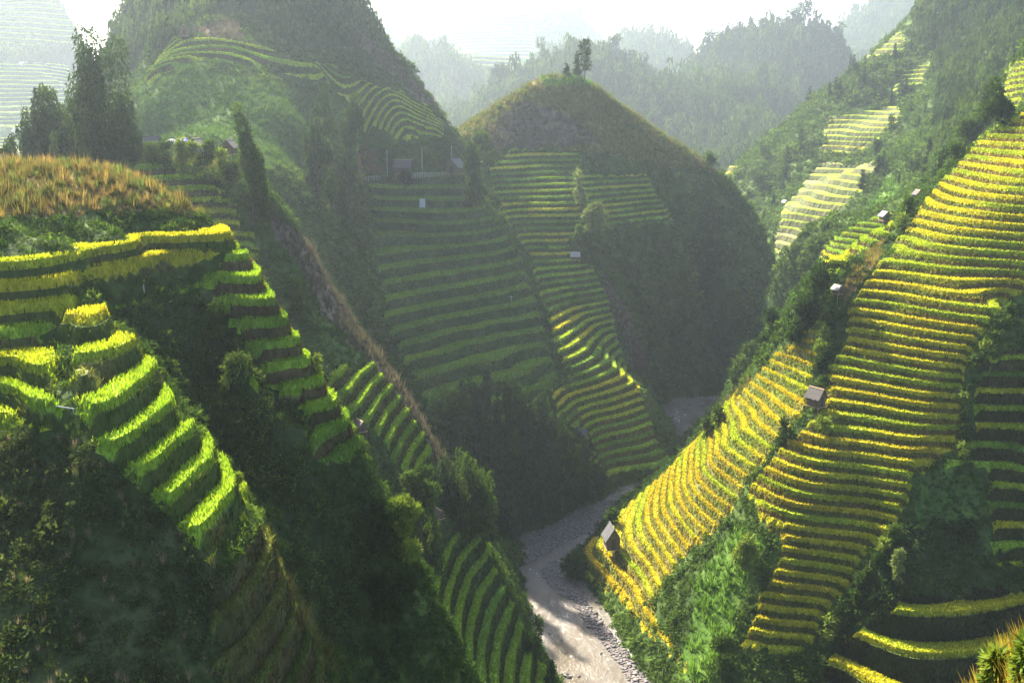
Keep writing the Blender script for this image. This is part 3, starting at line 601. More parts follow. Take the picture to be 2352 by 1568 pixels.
lb = [(1600, 862), (1500, 885), (1480, 930), (1500, 1000), (1540, 1060), (1545, 1100), (1390, 1095), (1300, 1120), (1200, 1160), (1100, 1210), (1080, 1300), (1130, 1400), (1180, 1500), (1230, 1600), (1250, 1750)]
rb = [(1720, 1750), (1600, 1600), (1480, 1480), (1400, 1400), (1370, 1300), (1420, 1220), (1500, 1160), (1580, 1100), (1640, 1040), (1680, 950), (1680, 880), (1660, 855)]
flat('river', [at_drop(x, y, 90) for x, y in lb + rb], 0.0, water_mat())
M_STONE = plain('river_stones', (.155, .14, .14), .8, .45, 2.0)
M_WETROCK = plain('dark_river_rock', (.07, .065, .06), .5, .4, 3.0)
M_GRAVEL = plain('gravel_bed', (.12, .10, .098), .9, .4, 5.0)
def rockproto(seed, sub=1):
    r = np.random.default_rng(seed)
    t = (1 + 5 ** .5) / 2
    V = np.array([(-1, t, 0), (1, t, 0), (-1, -t, 0), (1, -t, 0), (0, -1, t), (0, 1, t), (0, -1, -t), (0, 1, -t), (t, 0, -1), (t, 0, 1), (-t, 0, -1), (-t, 0, 1)], float)
    F = [(0, 11, 5), (0, 5, 1), (0, 1, 7), (0, 7, 10), (0, 10, 11), (1, 5, 9), (5, 11, 4), (11, 10, 2), (10, 7, 6), (7, 1, 8), (3, 9, 4), (3, 4, 2), (3, 2, 6), (3, 6, 8), (3, 8, 9), (4, 9, 5), (2, 4, 11), (6, 2, 10), (8, 6, 7), (9, 8, 1)]
    V /= np.linalg.norm(V[0])
    for _ in range(sub):
        V = list(map(tuple, V)); mid = {}; F2 = []
        def mp(a, b):
            k = (min(a, b), max(a, b))
            if k not in mid:
                p = (np.array(V[a]) + V[b]) / 2; V.append(tuple(p / np.linalg.norm(p))); mid[k] = len(V) - 1
            return mid[k]
        for a, b, c in F:
            ab, bc, ca = mp(a, b), mp(b, c), mp(c, a); F2 += [(a, ab, ca), (b, bc, ab), (c, ca, bc), (ab, bc, ca)]
        V = np.array(V); F = F2
    V = V * (1 + .22 * r.normal(size=(len(V), 1))) * (1, .8, .55)
    return V, np.array(F)
def gravel_bar(poly, h, seed, n, size=(.10, .34)):
    Q = np.array([at_drop(x, y, 90)[:2] for x, y in poly])
    r = np.random.default_rng(seed)
    x0, y0 = Q.min(0) - .5; x1, y1 = Q.max(0) + .5
    st = .5
    gx, gy = np.meshgrid(np.arange(x0, x1, st), np.arange(y0, y1, st))
    def edge(px, py):
        d = np.full(px.shape, 1e9)
        for i in range(len(Q)):
            a, b = Q[i], Q[(i + 1) % len(Q)]; ab = b - a
            t = np.clip(((px - a[0]) * ab[0] + (py - a[1]) * ab[1]) / (ab @ ab), 0, 1)
            d = np.minimum(d, np.hypot(px - a[0] - t * ab[0], py - a[1] - t * ab[1]))
        return np.where(inpoly(px, py, [tuple(q) for q in Q]), d, -d)
    e = edge(gx, gy) + .5 * fbm(gx / 2, gy / 2, seed, 3)
    zf = lambda e_, x, y: np.minimum(h, .03 + e_ * .12) + .06 * fbm(x / 1.2, y / 1.2, seed + 3, 3)
    z = np.where(e > 0, zf(e, gx, gy), np.maximum(-.5, e * .3))
    idx = np.arange(gx.size).reshape(gx.shape)
    q = np.stack([idx[:-1, :-1], idx[:-1, 1:], idx[1:, 1:], idx[1:, :-1]], -1).reshape(-1, 4)
    q = q[(e.ravel()[q] > -1.0).any(1)]
    o = mesh_obj('gravel_bar', np.stack([gx.ravel(), gy.ravel(), z.ravel()], -1), q, M_GRAVEL, smooth=True); o['kind'] = 'structure'
    px, py = r.uniform(x0, x1, n * 3), r.uniform(y0, y1, n * 3)
    ee = edge(px, py); k = ee > -.3; px, py, ee = px[k][:n], py[k][:n], ee[k][:n]
    pr = [rockproto(seed + i, 0) for i in range(6)]
    Vs, Fs, Cs, off = [], [], [], 0
    for x, y, e_ in zip(px, py, ee):
        V, F = pr[r.integers(6)]; s = r.uniform(*size) * (1.0 if r.random() < .9 else 1.8); a = r.random() * 6.3
        W = V * s; W = np.stack([W[:, 0] * math.cos(a) - W[:, 1] * math.sin(a), W[:, 0] * math.sin(a) + W[:, 1] * math.cos(a), W[:, 2]], 1)
        Vs.append(W + (x, y, float(zf(max(e_, 0), np.array([x]), np.array([y]))[0]) + s * .15)); Fs.append(F + off); off += len(V)
    if Vs:
        o = mesh_obj('gravel', np.concatenate(Vs), np.concatenate(Fs), M_STONE); o['kind'] = 'stuff'
gravel_bar([(1193, 1296), (1198, 1258), (1240, 1222), (1300, 1182), (1350, 1158), (1405, 1146), (1430, 1158), (1395, 1192), (1375, 1212), (1300, 1242), (1255, 1268), (1215, 1290)], .45, 5, 2600)
gravel_bar([(1244, 1308), (1262, 1292), (1310, 1285), (1345, 1390), (1300, 1372), (1262, 1340)], .4, 6, 700)
gravel_bar([(1312, 1380), (1345, 1380), (1390, 1440), (1440, 1500), (1480, 1545), (1530, 1600), (1475, 1600), (1420, 1520), (1360, 1445)], .4, 7, 1100)
gravel_bar([(1490, 1000), (1520, 985), (1560, 1030), (1575, 1050), (1540, 1062)], .3, 8, 420)
M_MEADOW = ground_mat('riverside_meadow', 1.0)
# ================================================================ ground cover scattered on the hills
def sample(S, mask, dens, seed):
    """random points on the faces in mask; dens = points per square metre (array)"""
    r = np.random.default_rng(seed)
    lam = S['area'][mask] * dens
    n = r.poisson(lam)
    ids = np.repeat(np.nonzero(mask)[0], n)
    u, v = r.random(len(ids)), r.random(len(ids))
    f = u + v > 1; u[f], v[f] = 1 - u[f], 1 - v[f]
    P = S['pos'][ids]
    return P[:, 0] + (P[:, 1] - P[:, 0]) * u[:, None] + (P[:, 2] - P[:, 0]) * v[:, None], ids, r
def infront(S, m=160):
    to = np.array([0, 0, CAM_Z]) - S['cen']; to /= np.linalg.norm(to, axis=1)[:, None]
    return (S['px'] > -m) & (S['px'] < 2352 + m) & (S['py'] > -m - 100) & (S['py'] < 1568 + m + 120) & (S['f'] > 2) & ((to * S['nor']).sum(1) > -0.25)
def blades(P, h, w, col, r, lean=.35, bend=True):
    """one thin upright blade (two triangles with a drooping tip) per point"""
    n = len(P)
    a = r.random(n) * 2 * np.pi
    d = np.stack([np.cos(a), np.sin(a), 0 * a], 1)
    b = r.random(n) * 2 * np.pi
    l = np.stack([np.cos(b), np.sin(b), 0 * b], 1) * (lean * r.random(n) * h)[:, None]
    up = np.array([0, 0, 1.0])
    v0 = P - d * (w / 2)[:, None] - up * .05; v1 = P + d * (w / 2)[:, None] - up * .05
    mid = P + l * .45 + up * (h * .62)[:, None]
    v2 = mid - d * (w * .42)[:, None]; v3 = mid + d * (w * .42)[:, None]
    v4 = P + l * 1.25 + up * (h * (.85 + .15 * r.random(n)))[:, None]
    V = np.stack([v0, v1, v2, v3, v4], 1).reshape(-1, 3)
    i = np.arange(n)[:, None] * 5
    F = np.concatenate([i + [0, 1, 3], i + [0, 3, 2], i + [2, 3, 4]])
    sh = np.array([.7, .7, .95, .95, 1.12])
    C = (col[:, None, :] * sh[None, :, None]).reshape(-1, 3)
    return V, F, C
def cluster(kind, seed, n=46):
    """prototype leaf clump inside a unit half-ellipsoid: arrays (n,3,3)"""
    r = np.random.default_rng(seed)
    if kind in ('shrub', 'fine'):
        d = r.normal(size=(n, 3)); d /= np.linalg.norm(d, axis=1)[:, None]
        d[:, 2] = np.abs(d[:, 2]) * 1.0 - .25
        c = d * (.45 + .55 * r.random(n) ** .5)[:, None]
        s = (.24 + .2 * r.random(n)) * (.55 if kind == 'fine' else 1)
        out = d + r.normal(size=(n, 3)) * .55; out[:, 2] -= .25
    elif kind in ('tuft', 'thin'):                                        # tall arching grass
        a = r.random(n) * 2 * np.pi; q = r.random(n) * .45
        b = np.stack([np.cos(a) * q, np.sin(a) * q, 0 * a], 1)
        hh = .7 + .6 * r.random(n)
        o = np.stack([np.cos(a), np.sin(a), 0 * a], 1)
        tip = b + o * (.3 + .5 * r.random(n))[:, None] + np.array([0, 0, 1]) * hh[:, None]
        t = np.stack([-np.sin(a), np.cos(a), 0 * a], 1) * (.028 if n > 30 else .075)
        return np.stack([b - t, b + t, tip], 1)
    else:                                                       # 'droop': hanging leafy fronds (bamboo)
        a = r.random(n) * 2 * np.pi; q = .2 + .8 * r.random(n) ** .6
        zt = r.random(n) * 1.6
        c = np.stack([np.cos(a) * q * (1.1 - zt * .45), np.sin(a) * q * (1.1 - zt * .45), zt], 1)
        s = .22 + .2 * r.random(n)
        out = np.stack([np.cos(a) * .5, np.sin(a) * .5, -1.1 + 0 * a], 1) + r.normal(size=(n, 3)) * .35
    out /= np.linalg.norm(out, axis=1)[:, None]
    t = np.cross(out, r.normal(size=(n, 3))); t /= np.linalg.norm(t, axis=1)[:, None]
    return np.stack([c - t * (s * .45)[:, None], c + t * (s * .45)[:, None], c + out * (s * 1.5)[:, None]], 1)
PROTO = {k: [cluster(k, 100 + i, n) for i in range(5)] for k, n in (('shrub', 44), ('fine', 110), ('tuft', 22), ('thin', 44), ('droop', 44))}
def clumps(kind, P, R, hz, col, r, jitter=.35):
    Vs, Cs = [], []
    which = r.integers(0, 5, len(P))
    for k in range(5):
        m = which == k
        if not m.any(): continue
        T = PROTO[kind][k]; n = m.sum()
        a = r.random(n) * 2 * np.pi; ca, sa = np.cos(a), np.sin(a)
        x = T[None, :, :, 0] * ca[:, None, None] - T[None, :, :, 1] * sa[:, None, None]
        y = T[None, :, :, 0] * sa[:, None, None] + T[None, :, :, 1] * ca[:, None, None]
        z = np.broadcast_to(T[None, :, :, 2], x.shape)
        V = np.stack([x * R[m][:, None, None], y * R[m][:, None, None], z * (R[m] * hz[m])[:, None, None]], -1) + P[m][:, None, None, :]
        Vs.append(V.reshape(-1, 3))
        c = col[m][:, None, :] * (1 - jitter + 2 * jitter * r.random((n, T.shape[0], 1)))
        Cs.append(np.repeat(c.reshape(-1, 3), 3, 0))
    if not Vs: return np.zeros((0, 3)), np.zeros((0, 3), int), np.zeros((0, 3))
    V = np.concatenate(Vs); C = np.concatenate(Cs)
    return V, np.arange(len(V)).reshape(-1, 3), C
def stuff(name, parts, mat):
    off = 0; Vs, Fs, Cs = [], [], []
    for V, F, C in parts:
        Vs.append(V); Fs.append(F + off); Cs.append(C); off += len(V)
    if not Vs: return
    V = np.concatenate(Vs)
    if not len(V): return 0
    o = mesh_obj(name, V, np.concatenate(Fs), mat, col=np.concatenate(Cs))
    o['kind'] = 'stuff'
    return len(V)
WLD = {  # cover kind: (clump, radius m, height factor, colour a, colour b, coverage)
    'shrub': ('shrub', .55, 1.0, (.032, .068, .016), (.09, .15, .034), 1.5), 'grass': ('tuft', .8, 1.1, (.07, .15, .02), (.15, .27, .04), 2.2),
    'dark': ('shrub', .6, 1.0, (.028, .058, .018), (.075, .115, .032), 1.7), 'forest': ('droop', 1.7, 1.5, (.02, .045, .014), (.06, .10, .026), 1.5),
    'olive': ('tuft', .6, 1.0, (.085, .10, .025), (.19, .16, .06), 2.0), 'dry': ('tuft', .42, 1.35, (.15, .125, .035), (.33, .21, .08), 2.2), 'gold': ('tuft', .3, .95, (.18, .16, .03), (.42, .31, .06), 7.0), 'lush': ('tuft', .5, .9, (.04, .09, .018), (.085, .155, .032), 2.2),
    'pink': ('tuft', .6, 1.2, (.06, .065, .04), (.125, .10, .078), 2.0), 'soil': ('tuft', .4, 1.2, (.08, .16, .02), (.16, .28, .03), .25),
    'maize': ('shrub', .42, 1.1, (.036, .062, .025), (.09, .12, .045), 2.0)}
tot = 0
FARSET = {'hill'}
for si, S in enumerate(SCAT):
    if not len(S['cen']): continue
    vis = infront(S, 160 if np.median(S['f']) > 110 else 650); D = np.maximum(S['f'], 6); f1 = FOC * 1024 / 2352
    Dm = np.median(D[vis]) if vis.any() else 1e9
    # ---- rice
    parts = []
    if Dm < 420:
        for sg, q, hh in ((3, .50, 1.0), (2, .8, .9)):
            m = vis & (S['seg'] == sg)
            if not m.any(): continue
            dens = np.minimum(q * 1.25 * (f1 / D[m]) ** 2, 60)
            P, ids, r = sample(S, m, dens, 1000 + si * 10 + sg)
            Dd = D[ids]
            h = (.24 + .16 * r.random(len(P))) * hh; w = np.maximum(.035, .00105 * Dd) * (.7 + .6 * r.random(len(P)))
            vr = np.clip(70 / Dd, .35, 1)[:, None]
            c = S['crop'][ids] * (1 + vr * (-.25 + .5 * r.random((len(P), 1))))
            g = r.random(len(P)) < .2 * vr[:, 0]
            c[g] = c[g] * (.6, .85, .7)
            parts.append(blades(P, h, w, c, r))
        m = vis & ((S['seg'] == 0) | (S['seg'] == 1))             # short weeds on banks and risers
        if m.any():
            P, ids, r = sample(S, m, np.minimum(.34 * (f1 / D[m]) ** 2, 14), 1005 + si * 10)
            Dd = D[ids]
            h = .22 + .35 * r.random(len(P)); w = np.maximum(.05, .0013 * Dd)
            parts.append(blades(P, h, w, S['col'][ids] * (.7 + .9 * r.random((len(P), 1))), r, lean=1.2))
    if parts: tot += stuff('rice', parts, M_RICE)
    # ---- everything wild
    pl, pg = [], []
    for kd, (shape, R0, hz, ca, cb, cov) in WLD.items():
        m = vis & (S['seg'] == -1) & (S['kind'] == kd)
        if not m.any() or Dm > 2600: continue
        kk_ = .0024 if shape in ('tuft', 'thin') else .0036
        Rf = np.maximum(R0, D[m] * kk_)
        P, ids, r = sample(S, m, cov / (np.pi * Rf ** 2) * 1.15, 3000 + si * 20 + len(kd))
        if not len(P): continue
        Rr = np.maximum(R0, D[ids] * kk_) * np.clip(r.lognormal(-.1, .42, len(P)), .4, 2.4 if kd != 'gold' else 1.2)
        big = fbm(P[:, 0] / 9, P[:, 1] / 9, 90 + si, 3)
        t = np.clip(.45 + .9 * big + .5 * (r.random(len(P)) - .5), 0, 1)
        c = mixc(np.array(ca), np.array(cb), t)
        if shape == 'shrub' and Dm < 190: shape = 'fine'
        hz_ = hz * (.6 + .8 * r.random(len(P)))
        P[:, 2] -= .12 * Rr
        (pl if shape not in ('tuft', 'thin') else pg).append(clumps(shape, P, Rr, hz_, c, r, .5 if kd in ('maize', 'dark') else .35))
        if kd in ('shrub', 'dark', 'maize', 'dry', 'olive'):                     # tall grass mixed in
            P, ids, r = sample(S, m, (.9 if kd != 'maize' else .8) / (np.pi * Rf ** 2), 7000 + si * 20 + len(kd))
            Rr = np.maximum(.42 if kd != 'maize' else .24, D[ids] * .0026) * (.5 + r.random(len(P)))
            c = mixc(np.array(ca) * 1.2 if kd != 'dry' else np.array((.10, .14, .03)), np.array((.13, .19, .045)), np.clip(.3 + big.mean() + .8 * (r.random(len(P)) - .3), 0, 1) * .8)
            if kd == 'maize':
                dry = r.random(len(P)) < .4; c[dry] = (.36, .28, .19)
            pg.append(clumps('thin' if kd == 'maize' else 'tuft', P, Rr, 1.1 + (1.2 if kd == 'maize' else .5) * r.random(len(P)), c, r))
    if pl: tot += stuff('shrubs', pl, M_LEAF)
    if pg: tot += stuff('grass', pg, M_GRASS)
print('scatter verts', tot)
# ================================================================ things
bpy.context.view_layer.update()
UP = np.array([0, 0, 1.0])
from mathutils import Vector
def hit(px, py, only=None):
    """the point of the hills seen at a photo pixel"""
    d = ray(px, py); d = d / np.linalg.norm(d); best = None
    for k, h in HILLS.items():
        if only and k not in only: continue
        ok, loc, nor, i = h.obj.ray_cast(Vector((0, 0, CAM_Z)), Vector(d))
        if ok and (best is None or (loc - Vector((0, 0, CAM_Z))).length < best[0]): best = ((loc - Vector((0, 0, CAM_Z))).length, np.array(loc), k)
    return best
def down(x, y, keys):
    """height of the terrain under x,y"""
    z = -1.2
    for k in keys:
        ok, loc, nor, i = HILLS[k].obj.ray_cast(Vector((x, y, 600)), Vector((0, 0, -1)))
        if ok: z = max(z, loc.z)
    return z
def tag(o, label, cat, group=None):
    o['label'] = label; o['category'] = cat
    if group: o['group'] = group
    return o
def thing(name, label, cat, loc, rz=0, group=None):
    o = bpy.data.objects.new(name, None); COL.objects.link(o); o.location = tuple(loc); o.rotation_euler = (0, 0, rz)
    o.empty_display_size = .2
    return tag(o, label, cat, group)
class MB:
    def __init__(s): s.V, s.F = [], []
    def quadbox(s, P):                                           # 8 corners: bottom 4, top 4
        b = len(s.V); s.V += [tuple(p) for p in P]
        s.F += [(b, b + 3, b + 2, b + 1), (b + 4, b + 5, b + 6, b + 7)] + [(b + i, b + (i + 1) % 4, b + 4 + (i + 1) % 4, b + 4 + i) for i in range(4)]
        return s
    def box(s, x0, x1, y0, y1, z0, z1): return s.quadbox([(x0, y0, z0), (x1, y0, z0), (x1, y1, z0), (x0, y1, z0), (x0, y0, z1), (x1, y0, z1), (x1, y1, z1), (x0, y1, z1)])
    def tube(s, p, q, r0, r1, n=6):
        p, q = np.array(p, float), np.array(q, float); d = q - p; d /= np.linalg.norm(d) + 1e-9
        a = np.cross(d, (0, 0, 1) if abs(d[2]) < .9 else (1, 0, 0)); a /= np.linalg.norm(a); c = np.cross(d, a); b = len(s.V)
        for c0, r in ((p, r0), (q, r1)):
            for i in range(n): s.V.append(tuple(c0 + r * (a * math.cos(2 * math.pi * i / n) + c * math.sin(2 * math.pi * i / n))))
        s.F += [(b + i, b + (i + 1) % n, b + n + (i + 1) % n, b + n + i) for i in range(n)] + [tuple(range(b + n - 1, b - 1, -1)), tuple(range(b + n, b + 2 * n))]
        return s
    def poly(s, P): b = len(s.V); s.V += [tuple(p) for p in P]; s.F.append(tuple(range(b, b + len(P)))); return s
    def build(s, name, mat, parent=None):
        me = bpy.data.meshes.new(name); me.from_pydata(s.V, [], s.F); me.update(); me.materials.append(mat)
        o = bpy.data.objects.new(name, me); COL.objects.link(o)
        if parent: o.parent = parent
        return o
M_BARK = plain('bark', (.09, .07, .05), .9, .4, 4, stretch=(1, 1, .2))
M_TREE = foliage_mat('tree_leaves', .32, .5, .25)
M_WOOD = plain('weathered_boards', (.12, .085, .06), .85, .45, 6, stretch=(3, 3, .3))
M_PALEWOOD = plain('pale_boards', (.34, .24, .15), .8, .35, 6, stretch=(3, 3, .3))
M_SHINGLE = plain('grey_shingles', (.075, .066, .068), .8, .45, 5)
M_TIN = plain('grey_tin_sheet', (.085, .085, .10), .65, .3, 2, .1)
M_WHITE = plain('bright_tin_sheet', (.30, .29, .28), .6, .2, 2, .1)
M_BLUE = plain('blue_tarpaulin', (.06, .07, .42), .6, .3, 2)
M_CLOTH = plain('white_cloth', (.45, .45, .48), .8, .1, 2)
M_CONC = plain('pale_concrete', (.30, .30, .29), .8, .15, 3)
M_DARKPOST = plain('dark_stake', (.06, .045, .035), .9, .3, 5)

# ---------------------------------------------------------------- trees
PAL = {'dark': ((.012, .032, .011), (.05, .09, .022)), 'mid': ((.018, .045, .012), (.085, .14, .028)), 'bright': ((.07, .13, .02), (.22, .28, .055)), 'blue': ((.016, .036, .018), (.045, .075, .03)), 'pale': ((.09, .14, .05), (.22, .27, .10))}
def crown(kind, h, w, n, ls, seed):
    r = np.random.default_rng(seed)
    L = []                                                       # lumps: centre, radii
    if kind in ('weep', 'column'):
        k = 1 if kind == 'column' else int(np.clip(round(w / (h * .07)), 4, 10))
        for j in range(k):
            top = h * (1 if j == 0 else r.uniform(.62, 1.0)); x0, y0 = (r.uniform(-.46, .46, 2) * w if k > 1 and j > 0 else (0, 0))
            lx, ly = r.uniform(-.12, .12, 2) * w; t = .05 if kind == 'column' else r.uniform(.04, .2)
            ph, fr = r.uniform(0, 6), r.uniform(5, 11)
            while t < 1:
                bul = 1 + .5 * math.sin(ph + fr * t)
                rad = w * ((.27 if k == 1 else .155) * bul * (1 if t < .85 else 1 - 1.8 * (t - .85)) * r.uniform(.75, 1.25) + .02)
                sw = .34 * w * math.sin(ph * 2 + 3.2 * t) * (1 if k == 1 else .3)
                L.append((x0 + lx * t * 2 + sw + r.uniform(-.35, .35) * rad, y0 + ly * t * 2 + r.uniform(-.35, .35) * rad, top * t - .4 * rad, rad, rad * r.uniform(1.0, 1.7)))
                t += r.uniform(.05, .10)
    elif kind == 'conifer':
        t = .16
        while t < 1:
            R = w / 2 * (1.02 - t) ** .75 * r.uniform(.75, 1.15)
            for j in range(r.integers(3, 6)):
                a = r.random() * 6.28; q = R * r.uniform(.25, .75)
                L.append((q * math.cos(a), q * math.sin(a), h * t, max(R * .42, .05 * w), max(R * .24, .03 * h)))
            t += r.uniform(.055, .09)
    elif kind == 'tuftpine':                                     # bare stem, clumps at branch ends
        for t in np.linspace(.3, .98, 13):
            R = w / 2 * (.55 + .7 * math.sin(math.pi * (t - .2) / .85)) * r.uniform(.6, 1.05)
            for j in range(r.integers(2, 4)):
                a = r.random() * 6.28; q = R * r.uniform(.3, .85)
                L.append((q * math.cos(a), q * math.sin(a), h * t + r.uniform(-.02, .02) * h, w * r.uniform(.13, .22), w * r.uniform(.12, .22)))
    else:                                                        # broad / shrub
        lo = .0 if kind == 'shrub' else .3
        for j in range(int(r.integers(12, 18))):
            a = r.random() * 6.28; z = lo + (1 - lo) * r.random(); q = w / 2 * .75 * math.sqrt(max(0, 1 - ((z - (.35 if kind == 'shrub' else .6)) / .66) ** 2)) * r.random() ** .5
            rad = w * r.uniform(.16, .27)
            L.append((q * math.cos(a), q * math.sin(a), min(h * z, h - rad * .8), rad, rad * r.uniform(.8, 1.2)))
    L = np.array(L)
    p = L[:, 3] * np.sqrt(L[:, 3] * L[:, 4]); p /= p.sum()
    i = r.choice(len(L), n, p=p)
    d = r.normal(size=(n, 3)); d /= np.linalg.norm(d, axis=1)[:, None]
    rr = (.35 + .65 * r.random(n) ** .45)[:, None]
    C = L[i, :3] + d * rr * np.stack([L[i, 3], L[i, 3], L[i, 4]], 1)
    C[:, 2] = np.maximum(C[:, 2], .03 * h)
    o = d + r.normal(size=(n, 3)) * .5
    if kind == 'weep': o = o * (.45, .45, .3); o[:, 2] -= .9
    elif kind == 'column': o[:, 2] += .3
    elif kind == 'conifer': o = o * (1, 1, .4); o[:, 2] -= .2
    o /= np.linalg.norm(o, axis=1)[:, None]
    t = np.cross(o, r.normal(size=(n, 3))); t /= np.linalg.norm(t, axis=1)[:, None]
    s = (ls * (.6 + .8 * r.random(n)))[:, None]
    V = np.stack([C - t * s * .34, C + t * s * .34, C + o * s * 1.5], 1).reshape(-1, 3)
    lum = r.random(len(L))[i] * .6 + .4 * r.random(n)
    return V, np.arange(n * 3).reshape(-1, 3), lum, L
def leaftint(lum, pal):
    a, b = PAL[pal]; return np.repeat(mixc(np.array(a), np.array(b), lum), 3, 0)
def trunk_mesh(kind, h, w, L, seed):
    r = np.random.default_rng(seed); m = MB(); r0 = max(.05, h * (.018 if kind == 'tuftpine' else .009))
    top = h * (.9 if kind in ('conifer', 'tuftpine', 'column', 'weep') else .6)
    pts = [np.array([0, 0, -.6])] + [np.array([r.normal() * .015 * w, r.normal() * .015 * w, top * t]) for t in (.3, .6, .85, 1)]
    for i in range(4): m.tube(pts[i], pts[i + 1], r0 * (1 - .2 * i), r0 * (1 - .2 * (i + 1)))
    for i in r.choice(len(L), min(len(L), 10), replace=False):
        q = L[i, :3]; z = min(top * .95, max(.08 * h, q[2] - .45 * math.hypot(q[0], q[1]) - .05 * h)); m.tube((0, 0, z), q, r0 * .4, r0 * .12, 4)
    return m
NT = [0]
def tree(name, kind, pal, px, base, top, wpx, label, cat='tree', D=None, keys=None, group=None, dens=1.0, only=None):
    NT[0] += 1; seed = 500 + NT[0] * 7
    if D is None:
        b = hit(px, base, only)
        while b is None and only and base < 400: base += 2; b = hit(px, base, only)
        if b is None: return None
        P = b[1].copy()
    else:
        P = at_dist(px, base, D)
        if keys:
            z = down(P[0], P[1], keys)
            if abs(z - P[2]) < 12: P[2] = z
    _, py, f = project(P)
    h = (float(py) - top) * float(f) / FOC; w = wpx * float(f) / FOC
    if h < .2: return None
    f1 = FOC * 1024 / 2352; area = (h * f1 / f) * (w * f1 / f)
    n = int(np.clip(1.8 * area * dens, 180, 8500)); ls = max(.16, 2.3 * float(f) / f1)
    if kind in ('tuftpine',): ls *= .8
    V, F, lum, L = crown(kind, h, w, n, ls, seed)
    t = thing(name, label, cat, P, 0, group)
    trunk_mesh(kind, h, w, L, seed).build('trunk' if cat == 'tree' else 'stem', M_BARK, t)
    mesh_obj('crown' if cat == 'tree' else 'foliage', V, F, M_TREE, col=leaftint(lum, pal), parent=t)
    return t
VG = 'weeping trees by the village at the left'
for px, base, top, w, pal, lab in [
    (232, 412, 72, 124, 'dark', 'tallest and densest weeping tree, its crown far above the left village grove'),
    (196, 408, 158, 66, 'mid', 'weeping tree pressed against the left side of the tallest village tree'),
    (250, 414, 198, 34, 'bright', 'slim sunlit weeping column in front of the tallest village tree'),
    (288, 414, 206, 84, 'dark', 'broad dark weeping tree just left of the grey tin roofed house'),
    (213, 412, 250, 90, 'mid', 'low rounded weeping tree at the foot of the tallest village tree'),
    (166, 408, 222, 92, 'dark', 'dark bushy tree in the middle of the left village grove'),
    (130, 404, 198, 78, 'mid', 'tall double topped tree, second highest on the left side of the village grove'),
    (101, 402, 203, 52, 'dark', 'thin pointed tree near the left end of the village grove'),
    (80, 400, 240, 62, 'dark', 'leaning dark tree at the left end of the village grove'),
    (58, 398, 285, 48, 'dark', 'outermost drooping tree of the village grove, beside the pale far house'),
    (136, 412, 298, 28, 'bright', 'short light green column low in front of the village grove'),
    (180, 414, 318, 80, 'mid', 'low leafy tree above the brown grass mound, in front of the grove'),
    (318, 412, 285, 40, 'dark', 'dark small tree overlapping the wall of the grey tin roofed house')]:
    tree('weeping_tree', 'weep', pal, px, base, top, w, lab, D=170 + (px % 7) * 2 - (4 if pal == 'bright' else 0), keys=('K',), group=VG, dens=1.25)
tree('bush', 'shrub', 'mid', 18, 380, 334, 40, 'small round bush poking above the brown grass at the left picture edge', 'bush', D=150, keys=('K',))
for a in [
    ('weeping_tree', 'column', 'mid', 583, 520, 236, 56, 'twisted narrow column of a tree beside the stair of small paddies'),
    ('weeping_tree', 'column', 'mid', 606, 505, 335, 40, 'short leafy tree directly right of the twisted column tree'),
    ('weeping_tree', 'weep', 'dark', 765, 500, 196, 84, 'tall weeping tree standing before the terraces of the tall hill'),
    ('weeping_tree', 'weep', 'dark', 732, 470, 262, 56, 'dark weeping tree on the left shoulder of the tall one below the fan of terraces'),
    ('weeping_tree', 'weep', 'mid', 798, 440, 262, 46, 'lower weeping tree right of the tall one, by the red earth cut'),
    ('roadside_tree', 'weep', 'dark', 1086, 478, 326, 54, 'dark drooping tree at the end of the road, right of the light roofed hut'),
    ('roadside_tree', 'broad', 'mid', 1108, 375, 306, 46, 'thin airy tree just behind the dark tree at the end of the road'),
    ('poplar_tree', 'column', 'pale', 1337, 488, 397, 25, 'pale narrow poplar in the terraces below the pointed hill'),
    ('broad_tree', 'broad', 'pale', 1362, 590, 468, 54, 'light green bushy tree below the pale poplar'),
    ('broad_tree', 'weep', 'mid', 1330, 575, 508, 40, 'small leafy tree touching the pale roof below the poplar'),
    ('broad_tree', 'broad', 'mid', 1630, 390, 351, 30, 'lone rounded tree on the right shoulder of the pointed hill'),
    ('field_tree', 'column', 'mid', 672, 730, 634, 40, 'slim tree on the shaded slope right of the curved paddies'),
    ('field_tree', 'shrub', 'mid', 500, 780, 690, 44, 'pale tipped shrub at the inner end of the shaded curved paddies'),
    ('poplar_tree', 'column', 'bright', 549, 1150, 1080, 20, 'little sunlit column tree behind the crest of the near terraces'),
    ('banana_plant', 'shrub', 'bright', 729, 860, 808, 22, 'bright leafy plant at the edge of the shaded curved paddies'),
    ('riverside_tree', 'broad', 'bright', 930, 1330, 1128, 92, 'brightest yellow green tree above the long paddies by the river'),
    ('riverside_tree', 'broad', 'mid', 968, 1290, 1058, 88, 'tall sunlit topped tree behind the brightest yellow green one'),
    ('riverside_tree', 'weep', 'mid', 1000, 1330, 1118, 56, 'drooping tree touching the slanted plank roof'),
    ('riverside_tree', 'broad', 'dark', 880, 1290, 1150, 90, 'dark bushy tree left of the brightest yellow green tree'),
    ('riverside_tree', 'broad', 'dark', 905, 1450, 1300, 100, 'dark rounded tree low on the slope above the long paddies'),
    ('riverside_tree', 'column', 'dark', 1226, 1500, 1412, 40, 'dark upright tree on the left bank where the river meets the long paddies'),
    ('riverside_tree', 'conifer', 'dark', 1265, 1600, 1506, 44, 'ragged dark tree at the bottom edge beside the river'),
    ('leafy_plant', 'shrub', 'pale', 2058, 1352, 1256, 30, 'pale leafy climber standing in the dark gully of the right slope')]:
    tree(*a, cat='tree' if 'plant' not in a[0] else 'plant')
PG = 'three trees on the pointed hill'
